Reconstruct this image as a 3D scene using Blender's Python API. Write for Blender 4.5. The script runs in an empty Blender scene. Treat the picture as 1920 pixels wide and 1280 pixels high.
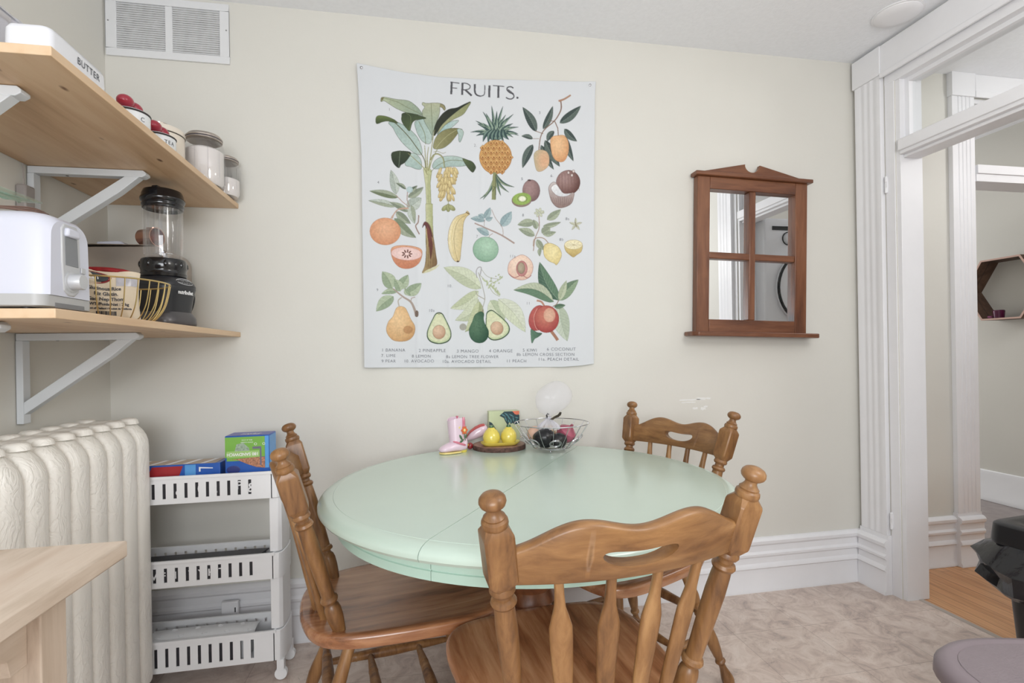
import bpy, bmesh, math, random
import numpy as np
from mathutils import Matrix, Vector
PI = math.pi
SC = bpy.context.scene
COL = SC.collection

# ------------------------------------------------------------------ camera
def make_camera():
    f, yaw, roll, cy = 968.8, .181, .0164, 22.64
    cd = bpy.data.cameras.new('camera'); cam = bpy.data.objects.new('camera', cd); COL.objects.link(cam)
    cd.sensor_width = 36; cd.lens = f / 1920 * 36; cd.clip_start = .02
    cd.shift_x = -cy * math.sin(roll) / 1920; cd.shift_y = cy * math.cos(roll) / 1920
    R = Vector((math.cos(yaw), -math.sin(yaw), 0)); U = Vector((0, 0, 1)); F = Vector((math.sin(yaw), math.cos(yaw), 0))
    r2 = R * math.cos(roll) - U * math.sin(roll); u2 = R * math.sin(roll) + U * math.cos(roll)
    M = Matrix((r2, u2, -F)).transposed().to_4x4(); M.translation = (0, -2.169, 1.13)
    cam.matrix_world = M; SC.camera = cam
make_camera()

# ------------------------------------------------------------------ light and exposure
SC.view_settings.view_transform = 'Standard'; SC.view_settings.look = 'None'
SC.view_settings.exposure = -.40; SC.view_settings.gamma = 1; SC.view_settings.use_curve_mapping = False
W = bpy.data.worlds.new('world'); SC.world = W; W.use_nodes = True
W.node_tree.nodes['Background'].inputs[0].default_value = (.86, .92, 1, 1)
W.node_tree.nodes['Background'].inputs[1].default_value = 1.0

def area(name, loc, target, sx, sy, power, color, spread=PI):
    l = bpy.data.lights.new(name, 'AREA'); l.shape = 'RECTANGLE'; l.size = sx; l.size_y = sy
    l.energy = power; l.color = color; l.spread = spread
    o = bpy.data.objects.new(name, l); COL.objects.link(o); o.location = loc
    o.rotation_euler = (Vector(target) - Vector(loc)).to_track_quat('-Z', 'Y').to_euler()
    return o
area('window_daylight', (-.25, -3.50, 1.35), (-.55, 0, 1.05), 1.3, 1.0, 58, (.94, .97, 1.0))
def point_fill(name, loc, radius, power, color):
    l = bpy.data.lights.new(name, 'POINT'); l.shadow_soft_size = radius; l.energy = power; l.color = color
    o = bpy.data.objects.new(name, l); COL.objects.link(o); o.location = loc
point_fill('room_fill_light', (1.35, -2.1, 2.0), .25, 36, (1.0, .98, .95))  # unseen fill added to brighten the left wall and ceiling, no fixture modelled
point_fill('hall_fill_light', (3.25, -.75, 2.2), .15, 20, (1.0, .98, .96))  # added point fill that brightens the hall, no lamp stands there
area('far_room_fill_light', (3.3, 2.85, 1.6), (3.3, 0, 1.4), 1.2, 1.4, 34, (.98, .99, 1.0))  # unseen area fill added to brighten the far room, whose walls are windowless

# ------------------------------------------------------------------ helpers
def lin(c):
    out = []
    for v in c[:3]:
        v = v / 255.0
        out.append(v / 12.92 if v <= .04045 else ((v + .055) / 1.055) ** 2.4)
    return (out[0], out[1], out[2], 1)

def newmat(name):
    m = bpy.data.materials.new(name); m.use_nodes = True
    nt = m.node_tree; return m, nt, nt.nodes['Principled BSDF']

def N(nt, typ, **kw):
    n = nt.nodes.new(typ)
    for k, v in kw.items():
        if k.startswith('i_'):
            n.inputs[k[2:].replace('_', ' ')].default_value = v
        else: setattr(n, k, v)
    return n

def mat(name, col, rough=.5, metal=0, var=.03, scale=30, bump=0, bscale=200, coat=0, spec=None, trans=0, alpha=1, ior=None, emit=None):
    m, nt, p = newmat(name)
    c = lin(col)
    tc = N(nt, 'ShaderNodeTexCoord')
    if var:
        no = N(nt, 'ShaderNodeTexNoise', i_Scale=scale, i_Detail=4.0)
        nt.links.new(tc.outputs['Object'], no.inputs['Vector'])
        r = N(nt, 'ShaderNodeValToRGB')
        r.color_ramp.elements[0].position = .3; r.color_ramp.elements[1].position = .7
        r.color_ramp.elements[0].color = tuple(x * (1 - var) for x in c[:3]) + (1,)
        r.color_ramp.elements[1].color = tuple(min(1, x * (1 + var)) for x in c[:3]) + (1,)
        nt.links.new(no.outputs['Fac'], r.inputs['Fac']); nt.links.new(r.outputs['Color'], p.inputs['Base Color'])
    else: p.inputs['Base Color'].default_value = c
    p.inputs['Roughness'].default_value = rough; p.inputs['Metallic'].default_value = metal
    p.inputs['Coat Weight'].default_value = coat; p.inputs['Coat Roughness'].default_value = .15
    p.inputs['Transmission Weight'].default_value = trans; p.inputs['Alpha'].default_value = alpha
    if ior: p.inputs['IOR'].default_value = ior
    if spec is not None: p.inputs['Specular IOR Level'].default_value = spec
    if bump:
        b = N(nt, 'ShaderNodeBump'); b.inputs['Strength'].default_value = bump; b.inputs['Distance'].default_value = .002
        n2 = N(nt, 'ShaderNodeTexNoise', i_Scale=bscale, i_Detail=5.0)
        nt.links.new(tc.outputs['Object'], n2.inputs['Vector']); nt.links.new(n2.outputs['Fac'], b.inputs['Height'])
        nt.links.new(b.outputs['Normal'], p.inputs['Normal'])
    return m

def wood(name, cols, scale=(60, 60, 5), rough=.4, coat=.2, knots=0, ring=0.0, bump=.1, knotcol=(110, 70, 40)):
    """grain stretched along the axis with the small scale"""
    m, nt, p = newmat(name)
    tc = N(nt, 'ShaderNodeTexCoord'); mp = N(nt, 'ShaderNodeMapping'); mp.inputs['Scale'].default_value = scale
    nt.links.new(tc.outputs['Object'], mp.inputs['Vector'])
    n1 = N(nt, 'ShaderNodeTexNoise', i_Scale=1.0, i_Detail=7.0, i_Roughness=.62, i_Distortion=.5)
    nt.links.new(mp.outputs['Vector'], n1.inputs['Vector'])
    mp2 = N(nt, 'ShaderNodeMapping'); mp2.inputs['Scale'].default_value = tuple(s * .22 for s in scale)
    nt.links.new(tc.outputs['Object'], mp2.inputs['Vector'])
    n2 = N(nt, 'ShaderNodeTexNoise', i_Scale=1.0, i_Detail=3.0, i_Distortion=.8); nt.links.new(mp2.outputs['Vector'], n2.inputs['Vector'])
    mx = N(nt, 'ShaderNodeMath', operation='MULTIPLY_ADD'); mx.inputs[1].default_value = .55
    nt.links.new(n2.outputs['Fac'], mx.inputs[0])
    m3 = N(nt, 'ShaderNodeMath', operation='MULTIPLY'); m3.inputs[1].default_value = .45
    nt.links.new(n1.outputs['Fac'], m3.inputs[0]); nt.links.new(m3.outputs[0], mx.inputs[2])
    r = N(nt, 'ShaderNodeValToRGB'); e = r.color_ramp.elements
    k = len(cols)
    e[0].position = .34; e[0].color = lin(cols[0]); e[1].position = .66; e[1].color = lin(cols[-1])
    for i in range(1, k - 1):
        q = e.new(.34 + .32 * i / (k - 1)); q.color = lin(cols[i])
    nt.links.new(mx.outputs[0], r.inputs['Fac'])
    out = r.outputs['Color']
    if knots:
        mp3 = N(nt, 'ShaderNodeMapping'); mx_ = max(scale)
        mp3.inputs['Scale'].default_value = tuple(knots * (1 if s > mx_ * .5 else .45) for s in scale)
        nt.links.new(tc.outputs['Object'], mp3.inputs['Vector'])
        v = N(nt, 'ShaderNodeTexVoronoi'); v.inputs['Scale'].default_value = 1.0; v.inputs['Randomness'].default_value = 1.0
        nt.links.new(mp3.outputs['Vector'], v.inputs['Vector'])
        kr = N(nt, 'ShaderNodeValToRGB'); kr.color_ramp.elements[0].position = .05; kr.color_ramp.elements[0].color = (1, 1, 1, 1)
        kr.color_ramp.elements[1].position = .13; kr.color_ramp.elements[1].color = (0, 0, 0, 1)
        nt.links.new(v.outputs['Distance'], kr.inputs['Fac'])
        mix = N(nt, 'ShaderNodeMixRGB'); mix.inputs['Color2'].default_value = lin(knotcol)
        nt.links.new(kr.outputs['Color'], mix.inputs['Fac']); nt.links.new(out, mix.inputs['Color1']); out = mix.outputs['Color']
    nt.links.new(out, p.inputs['Base Color'])
    p.inputs['Roughness'].default_value = rough; p.inputs['Coat Weight'].default_value = coat; p.inputs['Coat Roughness'].default_value = .2
    if bump:
        b = N(nt, 'ShaderNodeBump'); b.inputs['Strength'].default_value = bump; b.inputs['Distance'].default_value = .001
        nt.links.new(n1.outputs['Fac'], b.inputs['Height']); nt.links.new(b.outputs['Normal'], p.inputs['Normal'])
    return m

def thin_glass(name, tint, base=.06, rough=.03, veil=0):
    """thin clear wall: see-through with a fresnel sheen, lets light pass"""
    m, nt, p = newmat(name); out = nt.nodes['Material Output']
    tr = N(nt, 'ShaderNodeBsdfTransparent'); tr.inputs[0].default_value = tint + (1,)
    gl = N(nt, 'ShaderNodeBsdfGlossy'); gl.inputs['Roughness'].default_value = rough; gl.inputs[0].default_value = (1, 1, 1, 1)
    fr = N(nt, 'ShaderNodeLayerWeight'); fr.inputs[0].default_value = .5
    pw = N(nt, 'ShaderNodeMath', operation='POWER'); pw.inputs[1].default_value = 4.0; nt.links.new(fr.outputs['Facing'], pw.inputs[0])
    ad = N(nt, 'ShaderNodeMath', operation='MULTIPLY_ADD'); ad.inputs[1].default_value = .55; ad.inputs[2].default_value = base; ad.use_clamp = True
    nt.links.new(pw.outputs[0], ad.inputs[0]); mx = N(nt, 'ShaderNodeMixShader')
    nt.links.new(ad.outputs[0], mx.inputs[0]); nt.links.new(tr.outputs[0], mx.inputs[1]); nt.links.new(gl.outputs[0], mx.inputs[2])
    last = mx
    if veil:
        df = N(nt, 'ShaderNodeBsdfDiffuse'); df.inputs[0].default_value = (.85, .86, .9, 1); m2 = N(nt, 'ShaderNodeMixShader'); m2.inputs[0].default_value = veil
        nt.links.new(mx.outputs[0], m2.inputs[1]); nt.links.new(df.outputs[0], m2.inputs[2]); last = m2
    nt.links.new(last.outputs[0], out.inputs['Surface']); return m

class MB:
    """collects geometry and builds one mesh object"""
    def __init__(s): s.v = []; s.f = []; s.m = []; s.mi = 0; s.M = Matrix.Identity(4)
    def add(s, vs, fs):
        b = len(s.v); s.v += [tuple(s.M @ Vector(q)) for q in vs]
        s.f += [tuple(b + i for i in f) for f in fs]; s.m += [s.mi] * len(fs)
        return s
    def box(s, x0, x1, y0, y1, z0, z1):
        return s.add([(x0,y0,z0),(x1,y0,z0),(x1,y1,z0),(x0,y1,z0),(x0,y0,z1),(x1,y0,z1),(x1,y1,z1),(x0,y1,z1)],
                     [(0,3,2,1),(4,5,6,7),(0,1,5,4),(1,2,6,5),(2,3,7,6),(3,0,4,7)])
    def lathe(s, prof, seg=24, c=(0,0,0), a0=0, a1=2*PI, cap=True, sx=1, sy=1):
        full = abs(a1 - a0 - 2*PI) < 1e-6; n = seg if full else seg + 1
        vs = []; fs = []
        for r, z in prof:
            for i in range(n):
                a = a0 + (a1 - a0) * i / seg
                vs.append((c[0] + sx*r*math.cos(a), c[1] + sy*r*math.sin(a), c[2] + z))
        k = len(prof)
        for j in range(k - 1):
            for i in range(seg):
                i2 = (i + 1) % n if full else i + 1
                fs.append((j*n+i, j*n+i2, (j+1)*n+i2, (j+1)*n+i))
        if full and cap:
            if prof[0][0] > 1e-5: fs.append(tuple(range(n - 1, -1, -1)))
            if prof[-1][0] > 1e-5: fs.append(tuple(range((k-1)*n, k*n)))
        if not full and cap:
            fs.append(tuple(j*n for j in range(k))); fs.append(tuple(j*n+seg for j in range(k-1, -1, -1)))
        return s.add(vs, fs)
    def tube(s, pts, r, seg=8, closed=False, flat=1.0):
        P = [Vector(p) for p in pts]; k = len(P); vs = []; fs = []
        up = None
        for i in range(k):
            if closed: t = P[(i+1) % k] - P[i-1]
            else: t = P[min(i+1, k-1)] - P[max(i-1, 0)]
            if t.length < 1e-9: t = Vector((0,0,1))
            t.normalize()
            if up is None: up = t.orthogonal().normalized()
            else:
                up = up - t * up.dot(t)
                up = up.normalized() if up.length > 1e-6 else t.orthogonal().normalized()
            w = t.cross(up); rr = r[i] if isinstance(r, (list, tuple)) else r
            for j in range(seg):
                a = 2*PI*j/seg; vs.append(tuple(P[i] + up*math.cos(a)*rr + w*math.sin(a)*rr*flat))
        kk = k if closed else k - 1
        for i in range(kk):
            i2 = (i+1) % k
            for j in range(seg):
                j2 = (j+1) % seg; fs.append((i*seg+j, i*seg+j2, i2*seg+j2, i2*seg+j))
        if not closed: fs.append(tuple(range(seg-1, -1, -1))); fs.append(tuple(range((k-1)*seg, k*seg)))
        return s.add(vs, fs)
    def prism(s, pts, z0, z1, axis='z'):
        """2D outline extruded; axis z: (x,y)->z ; y: (x,z) from y0..y1 ; x: (y,z) from x0..x1"""
        n = len(pts)
        def mk(p, d): return {'z': (p[0], p[1], d), 'y': (p[0], d, p[1]), 'x': (d, p[0], p[1])}[axis]
        vs = [mk(p, z0) for p in pts] + [mk(p, z1) for p in pts]
        fs = [tuple(range(n-1, -1, -1)), tuple(range(n, 2*n))] + [(i, (i+1) % n, n+(i+1) % n, n+i) for i in range(n)]
        return s.add(vs, fs)
    def loft(s, rings, closed=True, cap=True):
        n = len(rings[0]); vs = [p for r in rings for p in r]; fs = []
        for j in range(len(rings) - 1):
            for i in range(n if closed else n - 1):
                i2 = (i+1) % n; fs.append((j*n+i, j*n+i2, (j+1)*n+i2, (j+1)*n+i))
        if cap: fs.append(tuple(range(n-1, -1, -1))); fs.append(tuple(range((len(rings)-1)*n, len(rings)*n)))
        return s.add(vs, fs)
    def grid(s, fn, nu, nv):
        vs = [fn(i/nu, j/nv) for j in range(nv+1) for i in range(nu+1)]; w = nu + 1
        return s.add(vs, [(j*w+i, j*w+i+1, (j+1)*w+i+1, (j+1)*w+i) for j in range(nv) for i in range(nu)])
    def ball(s, c, rx, ry=None, rz=None, seg=16, rings=10):
        ry = ry or rx; rz = rz or rx
        pr = [(max(math.sin(PI*i/rings), 0) , -math.cos(PI*i/rings)) for i in range(rings+1)]
        vs = []; fs = []
        for r, z in pr:
            for j in range(seg):
                a = 2*PI*j/seg; vs.append((c[0]+rx*r*math.cos(a), c[1]+ry*r*math.sin(a), c[2]+rz*z))
        for i in range(rings):
            for j in range(seg): fs.append((i*seg+j, i*seg+(j+1) % seg, (i+1)*seg+(j+1) % seg, (i+1)*seg+j))
        return s.add(vs, fs)
    def build(s, name, mats, parent=None, bevel=0, bseg=2, smooth=35, loc=None, subsurf=0, solid=0):
        me = bpy.data.meshes.new(name)
        me.from_pydata(s.v, [], s.f)
        if not isinstance(mats, (list, tuple)): mats = [mats]
        for m_ in mats: me.materials.append(m_)
        me.polygons.foreach_set('material_index', s.m)
        bm = bmesh.new(); bm.from_mesh(me); bmesh.ops.remove_doubles(bm, verts=bm.verts, dist=1e-6)
        bmesh.ops.recalc_face_normals(bm, faces=bm.faces) if not solid else None
        bm.to_mesh(me); bm.free()
        if smooth:
            me.polygons.foreach_set('use_smooth', [True]*len(me.polygons)); me.set_sharp_from_angle(angle=math.radians(smooth))
        o = bpy.data.objects.new(name, me); COL.objects.link(o)
        if parent: o.parent = parent
        if loc: o.location = loc
        if solid:
            md = o.modifiers.new('solid', 'SOLIDIFY'); md.thickness = solid; md.offset = 0
        if bevel:
            md = o.modifiers.new('bevel', 'BEVEL'); md.width = bevel; md.segments = bseg; md.limit_method = 'ANGLE'; md.angle_limit = math.radians(40); md.harden_normals = False
        if subsurf:
            md = o.modifiers.new('sub', 'SUBSURF'); md.levels = subsurf; md.render_levels = subsurf
        return o

def tag(o, label=None, cat=None, group=None, kind=None):
    if label: o['label'] = label
    if cat: o['category'] = cat
    if group: o['group'] = group
    if kind: o['kind'] = kind
    return o
def thing(name, label, cat, loc=(0,0,0), rz=0, group=None):
    o = bpy.data.objects.new(name, None); COL.objects.link(o); o.location = loc; o.rotation_euler = (0,0,rz)
    o.empty_display_size = .05
    return tag(o, label, cat, group)
def struct(name, mb, m, label, parent=None, **k):
    o = mb.build(name, m, parent, **k)
    if not parent: tag(o, label, name.split('_')[0], kind='structure')
    return o
def copy_tree(o, parent=None):
    c = o.copy(); COL.objects.link(c)
    if parent: c.parent = parent
    for ch in list(o.children): copy_tree(ch, c)
    return c
def catmull(pts, n=8, closed=False):
    P = [Vector(p) for p in pts]; out = []; k = len(P)
    for i in range(k if closed else k - 1):
        a, b, c, d = (P[(i-1) % k], P[i], P[(i+1) % k], P[(i+2) % k]) if closed else (P[max(i-1,0)], P[i], P[i+1], P[min(i+2,k-1)])
        for j in range(n):
            t = j / n
            out.append(.5*((2*b) + (c-a)*t + (2*a-5*b+4*c-d)*t*t + (3*b-a-3*c+d)*t**3))
    if not closed: out.append(P[-1])
    return [tuple(p) for p in out]
def text_geo(body, size, space=1.0, bold=0, align='CENTER', shear=0):
    """letters as flat polygons (verts2d, faces), converted from a text curve"""
    cu = bpy.data.curves.new('txt', 'FONT'); cu.body = body; cu.size = size; cu.space_character = space
    cu.align_x = align; cu.align_y = 'CENTER'; cu.offset = bold; cu.resolution_u = 3; cu.shear = shear; cu.fill_mode = 'FRONT'
    o = bpy.data.objects.new('txt', cu); COL.objects.link(o)
    dg = bpy.context.evaluated_depsgraph_get(); me = bpy.data.meshes.new_from_object(o.evaluated_get(dg))
    vs = [tuple(v.co)[:2] for v in me.vertices]; fs = [tuple(p.vertices) for p in me.polygons]
    bpy.data.objects.remove(o); bpy.data.curves.remove(cu); bpy.data.meshes.remove(me)
    return vs, fs
def add_text(mb, body, size, fn, **k):
    vs, fs = text_geo(body, size, **k); mb.add([fn(x, y) for x, y in vs], fs); return mb
# ------------------------------------------------------------------ materials of the room
M_wall = mat('painted_wall', (219, 217, 210), .7, var=.012, scale=3, bump=.15, bscale=60)
M_ceil = mat('textured_ceiling', (244, 246, 250), .9, var=.02, scale=60, bump=.5, bscale=120)
M_trim = mat('white_trim_paint', (238, 238, 241), .38, var=.012, scale=12, bump=.08, bscale=25)
M_glass = thin_glass('window_glass', (.96, .97, .97), .02)
def vinyl():
    m, nt, p = newmat('mottled_vinyl_tile'); tc = N(nt, 'ShaderNodeTexCoord')
    n1 = N(nt, 'ShaderNodeTexNoise', i_Scale=10.0, i_Detail=10.0, i_Roughness=.72, i_Distortion=1.0); nt.links.new(tc.outputs['Object'], n1.inputs['Vector'])
    r = N(nt, 'ShaderNodeValToRGB'); e = r.color_ramp.elements
    e[0].position = .3; e[0].color = lin((166, 152, 146)); e[1].position = .72; e[1].color = lin((234, 221, 212))
    for q, c in ((.42, (200, 182, 172)), (.5, (214, 197, 186)), (.58, (223, 208, 198))):
        w = e.new(q); w.color = lin(c)
    nt.links.new(n1.outputs['Fac'], r.inputs['Fac'])
    # thin dark curls between the pressed flakes
    n2 = N(nt, 'ShaderNodeTexNoise', i_Scale=11.0, i_Detail=3.0, i_Distortion=2.4); nt.links.new(tc.outputs['Object'], n2.inputs['Vector'])
    k = N(nt, 'ShaderNodeValToRGB'); k.color_ramp.elements[0].position = .488; k.color_ramp.elements[0].color = (0,0,0,1)
    k.color_ramp.elements[1].position = .5; k.color_ramp.elements[1].color = (1,1,1,1)
    w = k.color_ramp.elements.new(.512); w.color = (0,0,0,1)
    nt.links.new(n2.outputs['Fac'], k.inputs['Fac'])
    n3 = N(nt, 'ShaderNodeTexNoise', i_Scale=9.0, i_Detail=2.0); nt.links.new(tc.outputs['Object'], n3.inputs['Vector'])
    g = N(nt, 'ShaderNodeMath', operation='GREATER_THAN'); g.inputs[1].default_value = .52; nt.links.new(n3.outputs['Fac'], g.inputs[0])
    mm = N(nt, 'ShaderNodeMath', operation='MULTIPLY'); nt.links.new(k.outputs['Color'], mm.inputs[0]); nt.links.new(g.outputs[0], mm.inputs[1])
    m2 = N(nt, 'ShaderNodeMath', operation='MULTIPLY'); m2.inputs[1].default_value = .3; nt.links.new(mm.outputs[0], m2.inputs[0])
    mix = N(nt, 'ShaderNodeMixRGB'); mix.inputs['Color2'].default_value = lin((118, 104, 98)); nt.links.new(m2.outputs[0], mix.inputs['Fac']); nt.links.new(r.outputs['Color'], mix.inputs['Color1'])
    # tile seams
    br = N(nt, 'ShaderNodeTexBrick'); br.offset = 0; br.inputs['Scale'].default_value = 1.0
    br.inputs['Brick Width'].default_value = .305; br.inputs['Row Height'].default_value = .305; br.inputs['Mortar Size'].default_value = .0008
    br.inputs['Color1'].default_value = (1,1,1,1); br.inputs['Color2'].default_value = (.93,.93,.93,1); br.inputs['Mortar'].default_value = (.55,.52,.5,1)
    nt.links.new(tc.outputs['Object'], br.inputs['Vector'])
    mu = N(nt, 'ShaderNodeMixRGB', blend_type='MULTIPLY'); mu.inputs['Fac'].default_value = 1
    nt.links.new(mix.outputs['Color'], mu.inputs['Color1']); nt.links.new(br.outputs['Color'], mu.inputs['Color2'])
    nt.links.new(mu.outputs['Color'], p.inputs['Base Color']); p.inputs['Roughness'].default_value = .42
    b = N(nt, 'ShaderNodeBump'); b.inputs['Strength'].default_value = .25; b.inputs['Distance'].default_value = .002
    nt.links.new(n1.outputs['Fac'], b.inputs['Height']); nt.links.new(b.outputs['Normal'], p.inputs['Normal'])
    return m
def planks():
    m, nt, p = newmat('honey_hardwood_planks'); tc = N(nt, 'ShaderNodeTexCoord')
    rot = N(nt, 'ShaderNodeMapping'); rot.inputs['Rotation'].default_value = (0, 0, PI/2); nt.links.new(tc.outputs['Object'], rot.inputs['Vector'])
    br = N(nt, 'ShaderNodeTexBrick'); br.offset = .37; br.inputs['Scale'].default_value = 1.0
    br.inputs['Brick Width'].default_value = .9; br.inputs['Row Height'].default_value = .057; br.inputs['Mortar Size'].default_value = .0009
    br.inputs['Color1'].default_value = lin((222, 170, 122)); br.inputs['Color2'].default_value = lin((204, 148, 102)); br.inputs['Mortar'].default_value = lin((120, 78, 50))
    nt.links.new(rot.outputs['Vector'], br.inputs['Vector'])
    mp = N(nt, 'ShaderNodeMapping'); mp.inputs['Scale'].default_value = (70, 4, 20); nt.links.new(tc.outputs['Object'], mp.inputs['Vector'])
    n = N(nt, 'ShaderNodeTexNoise', i_Scale=1.0, i_Detail=6.0, i_Distortion=.4); nt.links.new(mp.outputs['Vector'], n.inputs['Vector'])
    r = N(nt, 'ShaderNodeValToRGB'); r.color_ramp.elements[0].position = .3; r.color_ramp.elements[0].color = (.66,.6,.55,1); r.color_ramp.elements[1].position = .6; r.color_ramp.elements[1].color = (1,1,1,1)
    nt.links.new(n.outputs['Fac'], r.inputs['Fac'])
    mu = N(nt, 'ShaderNodeMixRGB', blend_type='MULTIPLY'); mu.inputs['Fac'].default_value = .8
    nt.links.new(br.outputs['Color'], mu.inputs['Color1']); nt.links.new(r.outputs['Color'], mu.inputs['Color2'])
    nt.links.new(mu.outputs['Color'], p.inputs['Base Color']); p.inputs['Roughness'].default_value = .35
    return m
M_vinyl = vinyl(); M_planks = planks()
M_grayfloor = mat('grey_brown_floor', (150, 140, 138), .5, var=.12, scale=14)
XL, XR, H = -1.137, 2.12, 2.52      # left wall, right wall, ceiling height
XR2 = 2.236                         # hall side of the right wall
YB = .012                           # back wall plane, just behind the baseboard

struct('wall_back', MB().box(XL-.1, XR+.03, YB, YB+.1, 0, H+.1), M_wall, 'cream painted back wall of the kitchen behind the table')
struct('wall_left', MB().box(XL-.1, XL, -3.6, YB, 0, H+.1), M_wall, 'cream painted left wall carrying the pine shelves')
mb = MB(); mb.box(XL-.1, -.95, -3.6, -3.5, 0, H+.1); mb.box(.45, XR2, -3.6, -3.5, 0, H+.1); mb.box(-.95, .45, -3.6, -3.5, 0, .80); mb.box(-.95, .45, -3.6, -3.5, 2.25, H+.1)
struct('wall_rear', mb, M_wall, 'cream wall with the window behind the viewer')
wf = struct('window_1', MB().box(-.95, .45, -3.56, -3.54, .85, .9).box(-.95, .45, -3.56, -3.54, 2.2, 2.25).box(-.95, -.9, -3.56, -3.54, .9, 2.2).box(.4, .45, -3.56, -3.54, .9, 2.2).box(-.95, .45, -3.56, -3.54, 1.53, 1.57), M_trim, 'white framed window in the rear wall')
# the scuffed patch on the back wall
sc = MB(); random.seed(3)
for (x0, x1, z, h) in ((1.17, 1.30, .905, .004), (1.18, 1.25, .893, .003), (1.255, 1.325, .909, .005), (1.235, 1.26, .866, .006), (1.275, 1.30, .862, .008), (1.29, 1.31, .872, .005)):
    pts = [(x0 + (x1-x0)*i/6, z + h*random.uniform(.3, 1)) for i in range(7)] + [(x1 - (x1-x0)*i/6, z - h*random.uniform(.3, 1)) for i in range(7)]
    sc.prism(pts, YB-.0008, YB, 'y')
sc.build('paint_scuff', mat('fresh_white_filler', (236, 236, 234), .4, var=0), bpy.data.objects['wall_back'])

# right wall: piers and lintel round the tall doorway
Y1, Y0 = -.224, -.95     # opening
mb = MB(); mb.box(XR, XR2, Y1+.02, YB+.1, 0, H+.1); mb.box(XR, XR2, -3.6, Y0-.02, 0, H+.1); mb.box(XR, XR2, Y0-.02, Y1+.02, 2.37, H+.1)
struct('wall_right', mb, M_wall, 'white and cream right wall with the tall doorway')
struct('ceiling', MB().box(XL-.1, XR2, -3.6, YB+.1, H, H+.1), M_ceil, 'light grey textured kitchen ceiling')
struct('floor', MB().box(XL-.1, XR+.075, -3.6, YB+.1, -.1, 0), M_vinyl, 'mottled taupe vinyl tile kitchen floor')

def profile_board(path, prof, close=True):
    """sweep a (out, z) profile along straight 2D segments; path items: (p0, p1, outward normal)"""
    mb = MB()
    for (a, b, n) in path:
        rings = []
        for p in (a, b): rings.append([(p[0] + n[0]*o, p[1] + n[1]*o, z) for o, z in prof])
        mb.loft(rings)
    return mb
BASEP = [(0, 0), (.022, 0), (.022, .012), (.015, .022), (.014, .105), (.022, .112), (.020, .122), (.012, .132), (.011, .158), (.019, .166), (.020, .176), (.012, .186), (.011, .212), (.021, .222), (.023, .236), (.015, .246), (.006, .25), (0, .25)]
struct('baseboard_back', profile_board([((XL, YB), (XR-.001, YB), (0, -1))], [(o*.95, z) for o, z in BASEP]), M_trim, 'tall moulded white baseboard along the back wall')
struct('baseboard_left', profile_board([((XL, -3.5), (XL, YB-.03), (1, 0))], [(o*.8, z) for o, z in BASEP]), M_trim, 'moulded white baseboard behind the radiator')

def fluted(y0, y1, x, z0, z1, out, mb, sgn=-1, axis='x', nf=3, dp=.0014):
    """casing board facing -x (or -y) with shallow flutes"""
    w = y1 - y0; prof = [(y0, 0), (y0, out)]
    m = .16*w; step = (w - 2*m) / nf
    prof.append((y0 + m*.5, out))
    for i in range(nf):
        a = y0 + m + step*i
        prof += [(a + step*.2, out), (a + step*.3, out-dp), (a + step*.7, out-dp), (a + step*.8, out)]
    prof += [(y1, out), (y1, 0)]
    if axis == 'x': pts = [(x + sgn*o, y) for y, o in prof]
    else: pts = [(y, x + sgn*o) for y, o in prof]
    return mb.prism(pts, z0, z1, 'z')
# kitchen-side casing of the doorway
mb = MB(); fluted(-.150, -.012, XR, .27, 2.375, .022, mb)
mb.box(XR-.028, XR, -.155, -.004, 2.375, 2.505)        # corner block
fluted(-1.16, -1.005, XR, .27, 2.375, .022, mb)
mb.box(XR-.028, XR, -1.165, -1.0, 2.375, 2.505)
mb.box(XR-.022, XR, -1.0, -.155, 2.372, 2.505)         # head casing up to the ceiling
mb.box(XR-.030, XR-.02, -1.0, -.155, 2.356, 2.378)
tr = struct('trim_1', mb, M_trim, 'wide white fluted casing round the tall doorway', bevel=.0015)
for (a, b) in ((-.157, -.004), (-1.167, -.998)):
    profile_board([((XR-.022, a), (XR-.022, b), (-1, 0))], BASEP).box(XR-.0225, XR, a, b, 0, .27).build('plinth_block', M_trim, tr)
# jambs, stops, transom bar, sill rails
mb = MB()
for s, y in ((1, Y1), (-1, Y0)):
    mb.box(XR+.004, XR2+.0042, min(y, y+s*.062), max(y, y+s*.062), 0, 2.368)
    mb.box(XR-.004, XR+.02, min(y+s*.022, y+s*.066), max(y+s*.022, y+s*.0665), 0, 2.371)
mb.box(XR+.0005, XR2+.004, Y0-.062, Y1+.062, 2.323, 2.3715)
mb.box(XR-.0045, XR+.021, Y0-.067, Y1+.067, 2.322, 2.374)
dj = struct('door_1', mb, M_trim, 'white jambs of the tall doorway with glazed transom', bevel=.001)
mb = MB(); mb.box(XR-.002, XR2+.002, Y0, Y1, 1.985, 2.035); mb.box(XR-.012, XR+.03, Y0, Y1, 2.00, 2.05); mb.box(XR+.02, XR2-.01, Y0, Y1, 1.972, 1.986)
mb.build('transom_bar', M_trim, dj, bevel=.003)
mb = MB(); xg = XR+.05
mb.box(xg-.018, xg+.018, Y0, Y1, 2.035, 2.062); mb.box(xg-.018, xg+.018, Y0, Y1, 2.305, 2.3255); mb.box(xg-.018, xg+.018, Y0, Y0+.02, 2.03, 2.32); mb.box(xg-.0185, xg+.0185, Y1-.02, Y1+.001, 2.03, 2.3245)
mb.build('transom_sash', M_trim, dj, bevel=.0015)
MB().box(xg-.002, xg+.002, Y0+.018, Y1-.018, 2.055, 2.31).build('transom_pane', M_glass, dj)
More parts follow.
